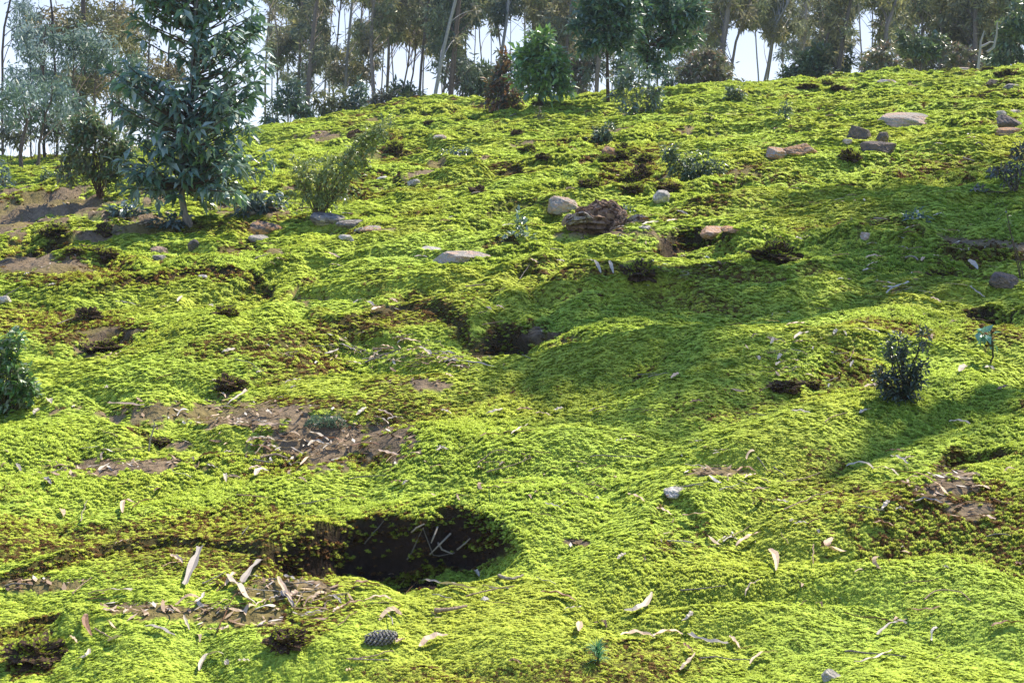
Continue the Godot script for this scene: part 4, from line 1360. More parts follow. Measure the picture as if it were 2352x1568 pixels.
func build_saplings() -> void:
	var g := RandomNumberGenerator.new()
	g.seed = 31
	# the big blue-leaved sapling
	var foot := spot(433, 524)
	var d := -foot.z
	var m := d / F
	var o := base("eucalyptus_sapling", foot)
	var tb := MB.new()
	var way := [[436, 530, 11], [424, 500, 8.5], [418, 460, 7.5], [422, 410, 7], [432, 340, 6.5], [440, 250, 6], [450, 150, 5.5], [458, 40, 5], [466, -80, 4], [470, -200, 3], [474, -300, 1.5]]
	var tp := PackedVector3Array()
	var tr := PackedFloat32Array()
	for w in way:
		tp.append(Vector3((w[0] - 433) * m, (524 - w[1]) * m, 0.02 * sin(w[1] * 0.02)))
		tr.append(w[2] * m)
	tb.tube(tp, tr, 12, Color(0.40, 0.36, 0.31), 0.55, g)
	obj("trunk", tb.done(M.bark), o)
	var twigs := MB.new()
	var leaves := []
	# crown as lobes [x, y, rx, ry] of the sketch
	var lobes := [[505, 60, 90, 70, 10], [440, 30, 60, 60, 6], [360, 40, 60, 50, 6], [330, 75, 50, 30, 3], [540, 120, 60, 60, 8], [470, 130, 50, 40, 4], [500, 210, 90, 60, 14], [555, 250, 45, 70, 8], [455, 270, 70, 60, 12], [530, 320, 70, 60, 12], [440, 350, 80, 50, 13], [385, 330, 60, 45, 6], [500, 390, 90, 40, 11], [350, 380, 70, 45, 7], [560, 370, 45, 40, 6], [325, 185, 45, 30, 8], [305, 240, 45, 28, 8], [360, 280, 50, 34, 5], [300, 275, 30, 22, 2], [400, 420, 70, 30, 5], [470, 440, 60, 40, 6], [530, 445, 50, 35, 4], [330, 430, 50, 40, 6], [450, -60, 110, 60, 8], [470, -150, 90, 60, 6], [470, -240, 60, 50, 4], [400, 0, 80, 50, 9], [540, 20, 70, 60, 9], [350, 5, 60, 40, 6], [560, -60, 60, 50, 6], [350, -60, 60, 50, 5], [585, 190, 26, 60, 4], [575, 90, 30, 50, 4]]
	for l in lobes:
		for q in int(l[4] * 1.55):
			var c := Vector3((l[0] - 433) * m, (524 - l[1]) * m, 0)
			var a := g.randf() * TAU
			var rr := sqrt(g.randf())
			var tip := c + Vector3(cos(a) * rr * l[2] * m, sin(a) * rr * l[3] * m, g.randf_range(-0.45, 0.45) * (1.0 if l[1] > 100 else 0.8))
			# the twig leaves the trunk a little below its tip
			var h := clampf(tip.y - 0.05 - 0.4 * Vector2(tip.x, tip.z).length(), 0.30, 3.0)
			var trunk_x := 0.0
			for z in tp.size() - 1:
				if h >= tp[z].y and h <= tp[z + 1].y:
					trunk_x = lerpf(tp[z].x, tp[z + 1].x, (h - tp[z].y) / (tp[z + 1].y - tp[z].y))
			var from := Vector3(trunk_x, h, 0)
			limb(twigs, from, tip, 0.008, 0.003, 0.02, Color(0.20, 0.15, 0.11), g, 5)
			var run := tip - from
			for k in 15:
				var t := g.randf_range(0.45, 1.05) if k > 2 else 1.0
				var p := from + run * t
				var out := (run.normalized() * 0.5 + Vector3(g.randf_range(-1, 1), g.randf_range(-1.3, 0.25), g.randf_range(-1, 1))).normalized()
				leaves.append([p, out, g.randf_range(0.08, 0.145)])
	var cols := [Color(0.13, 0.22, 0.165), Color(0.09, 0.17, 0.11), Color(0.22, 0.32, 0.26), Color(0.15, 0.27, 0.11), Color(0.30, 0.38, 0.33)]
	obj("branch", twigs.done(M.bark), o)
	hang_leaves(o, leaves, leaf_set(3, 0.36, cols), 0.36, cols, 300, g)
	tag(o, "big young eucalyptus with broad blue-green leaves and a mottled leaning trunk", "tree")

	# dark bush left of it
	bush("dark_bush", 228, 455, [[210, 300, 60, 40, 40], [250, 330, 60, 60, 60], [180, 350, 50, 50, 40], [150, 390, 28, 30, 18], [230, 390, 70, 40, 44], [290, 360, 40, 50, 24], [215, 270, 35, 25, 14], [270, 400, 40, 30, 14]], 7, 0.075, 0.34, [Color(0.15, 0.22, 0.075), Color(0.20, 0.18, 0.09), Color(0.13, 0.22, 0.10), Color(0.26, 0.29, 0.15)], Color(0.19, 0.11, 0.075), 14, 200, "dark glossy many-stemmed bush behind the big sapling, on the bare path", "bush", 33)
	# wispy shrub
	bush("wispy_shrub", 727, 498, [[730, 420, 55, 55, 44], [700, 390, 40, 50, 24], [770, 400, 50, 50, 34], [820, 360, 40, 40, 26], [850, 325, 30, 35, 30], [875, 300, 18, 26, 16], [800, 390, 40, 50, 24], [740, 460, 50, 30, 20], [690, 440, 30, 40, 12], [780, 450, 25, 25, 10]], 9, 0.046, 0.42, [Color(0.26, 0.32, 0.09), Color(0.20, 0.26, 0.08), Color(0.32, 0.36, 0.13)], Color(0.22, 0.17, 0.10), 10, 60, "wispy open shrub with fine yellow-green leaves, one branch leaning out", "shrub", 35)
	# round green tree near the ridge, its brown neighbour
	bush("round_tree", 1238, 247, [[1240, 105, 32, 22, 22], [1215, 140, 36, 30, 26], [1265, 145, 36, 34, 28], [1240, 170, 55, 30, 34], [1285, 175, 24, 28, 14], [1200, 185, 22, 26, 12], [1240, 205, 40, 18, 14], [1290, 205, 18, 12, 6]], 1, 0.16, 0.36, [Color(0.19, 0.33, 0.08), Color(0.14, 0.27, 0.10), Color(0.24, 0.38, 0.10), Color(0.20, 0.30, 0.22)], Color(0.10, 0.07, 0.05), 12, 160, "small round bright green tree standing alone on the ridge crest", "tree", 37)
	bush("brown_shrub", 1155, 252, [[1165, 140, 18, 20, 10], [1158, 165, 26, 22, 16], [1150, 195, 34, 24, 22], [1150, 225, 42, 24, 28], [1180, 220, 24, 28, 14], [1140, 240, 30, 10, 8]], 5, 0.12, 0.36, [Color(0.19, 0.11, 0.055), Color(0.11, 0.12, 0.07), Color(0.15, 0.17, 0.10), Color(0.33, 0.16, 0.07)], Color(0.12, 0.08, 0.06), 12, 60, "russet and dark shrub touching the round green tree's left side", "shrub", 39)
	# two dark green young trees
	bush("young_tree", 1397, 236, [[1390, 20, 70, 34, 50], [1350, 60, 40, 30, 22], [1420, 70, 50, 30, 28], [1345, 105, 34, 16, 12], [1385, 105, 40, 20, 12], [1440, 20, 40, 40, 22], [1395, -50, 80, 40, 40], [1395, -130, 60, 40, 24], [1425, 110, 26, 24, 10]], 1, 0.15, 0.36, [Color(0.08, 0.17, 0.075), Color(0.065, 0.135, 0.08), Color(0.12, 0.21, 0.09), Color(0.17, 0.25, 0.21)], Color(0.12, 0.085, 0.06), 13, 120, "dense dark green young tree with one thin bare trunk on the crest", "tree", 41)
	bush("young_tree", 1487, 228, [[1500, 20, 60, 40, 36], [1550, 40, 50, 40, 26], [1570, 90, 40, 30, 16], [1530, 80, 40, 34, 20], [1460, 80, 34, 24, 14], [1510, 120, 40, 26, 12], [1590, 20, 30, 40, 14], [1520, -60, 80, 50, 36], [1470, 120, 30, 20, 6], [1500, 160, 30, 20, 8]], 1, 0.15, 0.36, [Color(0.09, 0.19, 0.08), Color(0.075, 0.15, 0.09), Color(0.19, 0.28, 0.25), Color(0.15, 0.25, 0.10)], Color(0.14, 0.095, 0.07), 15, 120, "green young tree with blue-white gloss, right of the densest dark one", "tree", 43)
	bush("sparse_shrub", 1462, 266, [[1430, 185, 24, 18, 10], [1470, 180, 30, 22, 12], [1425, 215, 24, 20, 10], [1440, 245, 26, 12, 9], [1500, 205, 24, 16, 9], [1510, 235, 22, 14, 8], [1480, 225, 26, 20, 8], [1458, 158, 24, 14, 6]], 5, 0.11, 0.34, [Color(0.15, 0.20, 0.15), Color(0.20, 0.26, 0.21), Color(0.12, 0.19, 0.07)], Color(0.34, 0.28, 0.22), 11, 60, "pale sparse shrub with bent whitish stems in front of the young trees", "shrub", 45)

func build_shrubs() -> void:
	var deepg := [Color(0.11, 0.16, 0.07), Color(0.085, 0.13, 0.065), Color(0.17, 0.22, 0.12)]
	var blue := [Color(0.11, 0.17, 0.14), Color(0.17, 0.23, 0.21), Color(0.08, 0.13, 0.10)]
	bush("low_bush", 1590, 410, [[1545, 375, 32, 34, 22], [1590, 395, 50, 20, 26], [1640, 390, 36, 20, 18], [1535, 345, 20, 24, 10], [1600, 360, 40, 20, 10]], 8, 0.05, 0.4, deepg, Color(0.12, 0.09, 0.06), 12, 60, "low spreading dark green bush on the slope above the stump", "bush", 51)
	bush("low_bush", 1392, 327, [[1385, 310, 24, 16, 16], [1400, 300, 20, 20, 10], [1370, 318, 20, 10, 8]], 5, 0.06, 0.36, deepg, Color(0.12, 0.09, 0.06), 10, 30, "small dark bush beside a strip of bare earth below the ridge", "bush", 53)
	bush("low_bush", 1681, 230, [[1680, 218, 24, 14, 14], [1690, 208, 14, 12, 7]], 5, 0.08, 0.36, deepg, Color(0.12, 0.09, 0.06), 10, 24, "small leafy bush on the crest where the sky comes down lowest", "bush", 55)
	bush("thin_weed", 1800, 278, [[1800, 262, 16, 14, 8], [1806, 240, 14, 18, 7]], 4, 0.06, 0.3, deepg, Color(0.16, 0.13, 0.08), 8, 16, "thin brownish weed right of a bare earth streak below the ridge", "weed", 57)
	bush("thin_weed", 1242, 278, [[1242, 262, 10, 14, 7], [1236, 250, 8, 12, 5]], 4, 0.06, 0.28, [Color(0.12, 0.10, 0.07), Color(0.10, 0.12, 0.05)], Color(0.18, 0.13, 0.09), 7, 14, "dry thin weed below the trunk of the round green tree", "weed", 59)
	bush("leafy_plant", 2076, 922, [[2060, 830, 30, 40, 18], [2085, 870, 45, 40, 40], [2040, 880, 34, 36, 24], [2110, 840, 24, 50, 16], [2120, 770, 12, 34, 8], [2040, 800, 16, 30, 8], [2075, 905, 48, 16, 18], [2025, 860, 14, 20, 5], [2070, 785, 14, 24, 6]], 14, 0.024, 0.36, [Color(0.055, 0.085, 0.05), Color(0.085, 0.12, 0.08), Color(0.11, 0.12, 0.09)], Color(0.10, 0.08, 0.05), 11, 240, "dark leafy plant of upright stems in the tree shade at right", "plant", 61)
	bush("slender_seedling", 2279, 838, [[2256, 765, 16, 14, 7], [2275, 782, 12, 8, 4]], 1, 0.04, 0.5, [Color(0.12, 0.27, 0.14), Color(0.16, 0.32, 0.22)], Color(0.14, 0.13, 0.06), 3, 40, "slender seedling with a few blue-green leaves on a bare stem at right", "seedling", 63)
	bush("leafy_bush", 22, 952, [[30, 870, 36, 50, 36], [15, 920, 44, 34, 36], [60, 900, 22, 34, 16], [-20, 880, 40, 60, 24], [25, 810, 30, 34, 18], [40, 780, 22, 22, 8], [5, 800, 20, 34, 8]], 11, 0.036, 0.5, [Color(0.09, 0.19, 0.045), Color(0.15, 0.27, 0.07), Color(0.23, 0.27, 0.15)], Color(0.14, 0.12, 0.06), 11, 200, "leafy green bush cut by the left edge of the frame", "bush", 65)
	bush("edge_shrub", 2335, 440, [[2335, 380, 20, 30, 12], [2345, 345, 20, 20, 8], [2325, 415, 20, 20, 7], [2290, 395, 16, 12, 5], [2255, 440, 14, 14, 5], [2310, 400, 14, 30, 6]], 4, 0.05, 0.36, [Color(0.14, 0.12, 0.09), Color(0.10, 0.13, 0.10), Color(0.22, 0.20, 0.17)], Color(0.20, 0.15, 0.11), 9, 40, "greyish shrub with reddish twigs at the right edge, in the shade", "shrub", 67)
	bush("bare_sapling", 2350, 640, [[2310, 500, 20, 40, 3], [2325, 560, 16, 30, 2], [2300, 470, 12, 20, 2]], 3, 0.03, 0.3, [Color(0.12, 0.13, 0.09)], Color(0.20, 0.15, 0.10), 2, 6, "almost bare thin twiggy sapling at the right edge of the frame", "sapling", 69)
	bush("fallen_branch", 600, 488, [[590, 470, 40, 14, 12], [625, 478, 34, 10, 8], [560, 478, 24, 12, 8], [640, 462, 18, 10, 5]], 5, 0.09, 0.34, blue, Color(0.20, 0.15, 0.11), 9, 40, "fallen branch with grey-green leaves right of the big sapling", "branch", 71)
	bush("fallen_branch", 300, 505, [[290, 488, 30, 16, 14], [330, 500, 24, 10, 8], [270, 495, 20, 12, 8]], 4, 0.10, 0.34, blue, Color(0.20, 0.15, 0.11), 9, 40, "leafy fallen branch left of the big sapling's trunk", "branch", 73)
	bush("fallen_branch", 385, 518, [[385, 506, 30, 10, 9], [410, 512, 16, 8, 4]], 3, 0.10, 0.34, blue, Color(0.20, 0.15, 0.11), 8, 30, "small leafy branch lying against the big sapling's foot", "branch", 75)
	bush("grey_herb", 1205, 545, [[1195, 520, 14, 30, 6], [1180, 545, 26, 10, 6], [1215, 545, 20, 10, 5]], 3, 0.05, 0.4, [Color(0.15, 0.22, 0.14), Color(0.20, 0.27, 0.19)], Color(0.16, 0.15, 0.08), 6, 30, "sparse grey-green herb in the dark mossy hollow beside the stump", "herb", 77)
	bush("grey_herb", 2110, 505, [[2110, 498, 30, 9, 9]], 4, 0.05, 0.4, blue, Color(0.16, 0.15, 0.08), 8, 24, "low grey-green herb lying in the shade on the right slope", "herb", 79)
	bush("grey_herb", 1440, 486, [[1436, 482, 22, 6, 8]], 4, 0.04, 0.4, blue, Color(0.16, 0.15, 0.08), 8, 20, "tiny grey-green herb just above the brown stump", "herb", 81)
	bush("grey_herb", 1075, 358, [[1060, 352, 30, 7, 9], [1030, 350, 24, 6, 6]], 5, 0.06, 0.4, blue, Color(0.16, 0.15, 0.08), 8, 24, "grey-green herb mat by the low mossy step under the ridge", "herb", 83)
	bush("grey_herb", 1740, 378, [[1900, 372, 24, 10, 8]], 3, 0.05, 0.4, blue, Color(0.16, 0.15, 0.08), 8, 20, "grey-green herb on the slope below the large orange-topped stone", "herb", 85)
	bush("grass_tuft", 880, 330, [[885, 300, 10, 30, 10], [900, 275, 8, 20, 6]], 3, 0.05, 0.3, deepg, Color(0.14, 0.12, 0.06), 8, 16, "thin leafy twigs standing behind the wispy shrub's tip", "weed", 87)
	bush("grey_herb", 100, 420, [[100, 400, 12, 18, 9]], 3, 0.06, 0.36, deepg, Color(0.14, 0.12, 0.06), 9, 16, "small upright green herb left of the dark bush", "herb", 89)
	bush("blue_herb", 8, 430, [[8, 420, 30, 22, 12], [0, 385, 18, 30, 6]], 4, 0.09, 0.36, blue, Color(0.20, 0.16, 0.11), 9, 24, "blue-leaved sprig at the left edge beyond the bare path", "herb", 91)

# a plant of stems and leaf lobes [x, y, rx, ry, sprays] drawn in the sketch, standing where its foot meets the ground
func bush(called: String, px: float, py: float, lobes: Array, stems: int, long: float, width: float, cols: Array, wood: Color, per: int, parts: int, label: String, kind: String, s: int, depth := 0.0) -> Node3D:
	var g := RandomNumberGenerator.new()
	g.seed = s
	var foot := spot(px, py) if depth == 0.0 else Vector3.ZERO
	if depth > 0.0:
		var q := at(px, py, depth)
		foot = Vector3(q.x, height(q.x, depth) - 0.05, q.z)
	var d := -foot.z
	var m := d / F
	var o := base(called, foot)
	var drop := seen(foot).y
	var wb := MB.new()
	var wid := 0.0
	for l in lobes:
		wid = maxf(wid, l[2])
	var forks := []
	var trunk := stems == 1
	if trunk:
		var top := 1e9
		for l in lobes:
			top = minf(top, l[1])
		var tp := PackedVector3Array()
		var tr := PackedFloat32Array()
		for k in 8:
			var t := k / 7.0
			var p := Vector3(g.randf_range(-1, 1) * 4 * m * (1 if k > 0 else 0), (drop - lerpf(drop + 4, top, t)) * m, g.randf_range(-1, 1) * 4 * m)
			tp.append(p)
			tr.append(maxf(0.004, 0.0105 * (drop - top) * m * (1.15 - t)))
			if k > 2: forks.append(p)
		wb.tube(tp, tr, 9, wood, 0.25, g)
		obj("trunk", wb.done(M.bark), o)
		wb = MB.new()
	var leaves := []
	var first := 0
	for l in lobes:
		var c := Vector3((l[0] - px) * m, (drop - l[1]) * m, g.randf_range(-0.25, 0.25) * l[2] * m)
		for q in l[4]:
			var a := g.randf() * TAU
			var z := g.randf_range(-1, 1)
			var r := pow(g.randf(), 0.4)
			var w := sqrt(1.0 - z * z)
			var tip := c + Vector3(cos(a) * w * l[2], z * l[3], sin(a) * w * (l[2] * 0.5 + l[3] * 0.4)) * r * m
			var from := c
			if q % 4 == 0:
				var root := Vector3(g.randf_range(-1, 1) * 5 * m, -0.02, g.randf_range(-1, 1) * 5 * m)
				var mid := root
				if trunk:
					mid = forks[0]
					for f in forks:
						if f.y < tip.y - 0.3 * absf(tip.x - f.x) and f.distance_to(tip) < mid.distance_to(tip):
							mid = f
					limb(wb, mid, tip, 0.006 + 0.02 * mid.distance_to(tip) * 0.5, 0.003, 0.02, wood, g, 5)
				elif q == 0 or first < stems * 4:
					first += 1
					limb(wb, root, tip, maxf(0.003, 0.0065 * (drop - l[1]) * m), 0.002, -0.01, wood, g, 5)
				from = tip.lerp(mid, 0.25)
			for k in per:
				var p := tip.lerp(from, g.randf() * 0.5) + Vector3(g.randf_range(-1, 1), g.randf_range(-1, 1), g.randf_range(-1, 1)) * long * 0.55
				var dir := ((tip - c).normalized() * 0.6 + Vector3(g.randf_range(-1, 1), g.randf_range(-0.9, 0.7), g.randf_range(-1, 1))).normalized()
				leaves.append([p, dir, long * g.randf_range(0.7, 1.25)])
	if wb.v.size():
		obj("stem" if not trunk else "branch", wb.done(M.bark), o)
	hang_leaves(o, leaves, leaf_set(s, width, cols), width, cols, parts, g)
	tag(o, label, kind)
	return o


# ---------------------------------------------------------------- the wood behind the ridge

# a tall thin eucalyptus: the trunk follows the sketch at its own distance; clumps = [x, y, r] of drooping leaves
func tall_tree(called: String, depth: float, way: Array, wide: float, bark: Color, clumps: Array, tints: Array, s: int, more: float, leaf := 0.17, fat := 1.0) -> Node3D:
	var g := RandomNumberGenerator.new()
	g.seed = s
	var m := depth / F
	var q := at(way[0][0], way[0][1], depth)
	var foot := Vector3(q.x, height(q.x, depth), q.z)
	var o := base(called, foot)
	var tp := PackedVector3Array([Vector3(0, -0.3, 0)])
	var zz := 0.0
	for w in way:
		var p := at(w[0], w[1], depth) - foot
		zz += g.randf_range(-0.08, 0.08)
		p.z += zz
		if p.y > 0.1:
			tp.append(p)
	var lean := (tp[-1] - tp[maxi(tp.size() - 2, 0)]).normalized()
	var up := 0.0
	while up < more:
		lean = (lean + Vector3(g.randf_range(-0.12, 0.12), 0.25, g.randf_range(-0.12, 0.12))).normalized()
		tp.append(tp[-1] + lean * 1.2)
		up += 1.2
	# smooth the trunk
	var curve := Curve3D.new()
	for k in tp.size():
		var t := (tp[mini(k + 1, tp.size() - 1)] - tp[maxi(k - 1, 0)]) / 6.0
		curve.add_point(tp[k], -t, t)
	var long := curve.get_baked_length()
	var p2 := PackedVector3Array()
	var r2 := PackedFloat32Array()
	var steps := maxi(10, int(long / 0.5))
	for k in steps + 1:
		var t := float(k) / steps
		p2.append(curve.sample_baked(t * long) + Vector3(g.randf_range(-1, 1), 0, g.randf_range(-1, 1)) * 0.012)
		r2.append(wide * m * 0.5 * lerpf(1.12, 0.35, t))
	var tb := MB.new()
	tb.tube(p2, r2, 9, bark, 0.22, g)
	obj("trunk", tb.done(M.bark), o)
	var bb := MB.new()
	var lb := MB.new()
	var all := []
	for c in clumps:
		all.append([at(c[0], c[1], depth) - foot + Vector3(0, 0, g.randf_range(-1.5, 0.25)), c[2] * m * fat, c[3] if c.size() > 3 else -1])
	# the crown goes on above the picture
	if more > 1.0:
		for k in int(more * 1.6):
			var t := g.randf_range(0.55, 1.0)
			var p := curve.sample_baked(long * (1.0 - more / long * (1.0 - t) * 0.9))
			if p.y < 5.5:
				continue
			all.append([p + Vector3(g.randf_range(-0.8, 0.8), g.randf_range(-0.3, 0.5), g.randf_range(-0.8, 0.8)), g.randf_range(0.4, 0.65), -2])
	for c in all:
		var p: Vector3 = c[0]
		var r: float = c[1]
		var near := curve.get_closest_offset(p)
		var from := curve.sample_baked(maxf(0.3, near - 0.6 * curve.get_closest_point(p).distance_to(p) - 0.1))
		if curve.get_closest_point(p).distance_to(p) > 0.25:
			limb(bb, from, p, maxf(0.010, wide * m * 0.11), 0.006, -0.05, bark, g, 5)
		var tint: Color = tints[int(c[2])] if c[2] >= 0 else tints[g.randi() % tints.size()]
		var many := int(clampf(1500.0 * r * r, 40, 320) * (0.5 if c[2] == -2 else 1.0) * pow(0.17 / leaf, 1.4))
		for k in many:
			var a := g.randf() * TAU
			var z := g.randf_range(-1, 1)
			var w := sqrt(1.0 - z * z)
			var v := Vector3(cos(a) * w, z * 0.9, sin(a) * w) * pow(g.randf(), 0.45) * r
			# uneven outline: some sprays reach out
			v *= 1.0 + 0.45 * sin(a * 3.0 + c[0].x * 7.0) * absf(z)
			var dir := Vector3(g.randf_range(-1, 1), g.randf_range(-1.7, 0.3), g.randf_range(-1, 1)).normalized()
			var f := g.randf_range(0.65, 1.35)
			lb.kite(p + v, dir, Vector3(g.randf_range(-1, 1), 0.3, g.randf_range(-1, 1)), leaf * g.randf_range(0.7, 1.3), leaf * 0.24, Color(tint.r * f, tint.g * f, tint.b * f))
	if bb.v.size():
		obj("branch", bb.done(M.bark), o)
	if lb.v.size():
		obj("crown", lb.done(M.foliage), o)
	return o

var gaps := [[930, 165, 60, 70], [905, 120, 30, 30], [1105, 95, 36, 46], [1190, 80, 26, 60], [1000, 215, 36, 36], [1740, 130, 46, 66], [1790, 165, 40, 36], [1690, 90, 20, 30], [2005, 55, 26, 40], [1978, 140, 16, 40], [590, 130, 24, 34], [575, 30, 26, 40], [770, 30, 16, 50], [765, 75, 22, 18], [368, 85, 20, 40], [815, 20, 34, 16], [850, 225, 30, 24], [790, 230, 20, 30], [900, 225, 24, 20], [1500, 165, 16, 16], [1375, 200, 16, 14], [2130, 60, 14, 20]]

func open_sky(x: float, y: float, r: float) -> bool:
	for q in gaps:
		var a: float = (x - q[0]) / (q[2] + r * 0.8)
		var b: float = (y - q[1]) / (q[3] + r * 0.8)
		if a * a + b * b < 1.0:
			return true
	return false

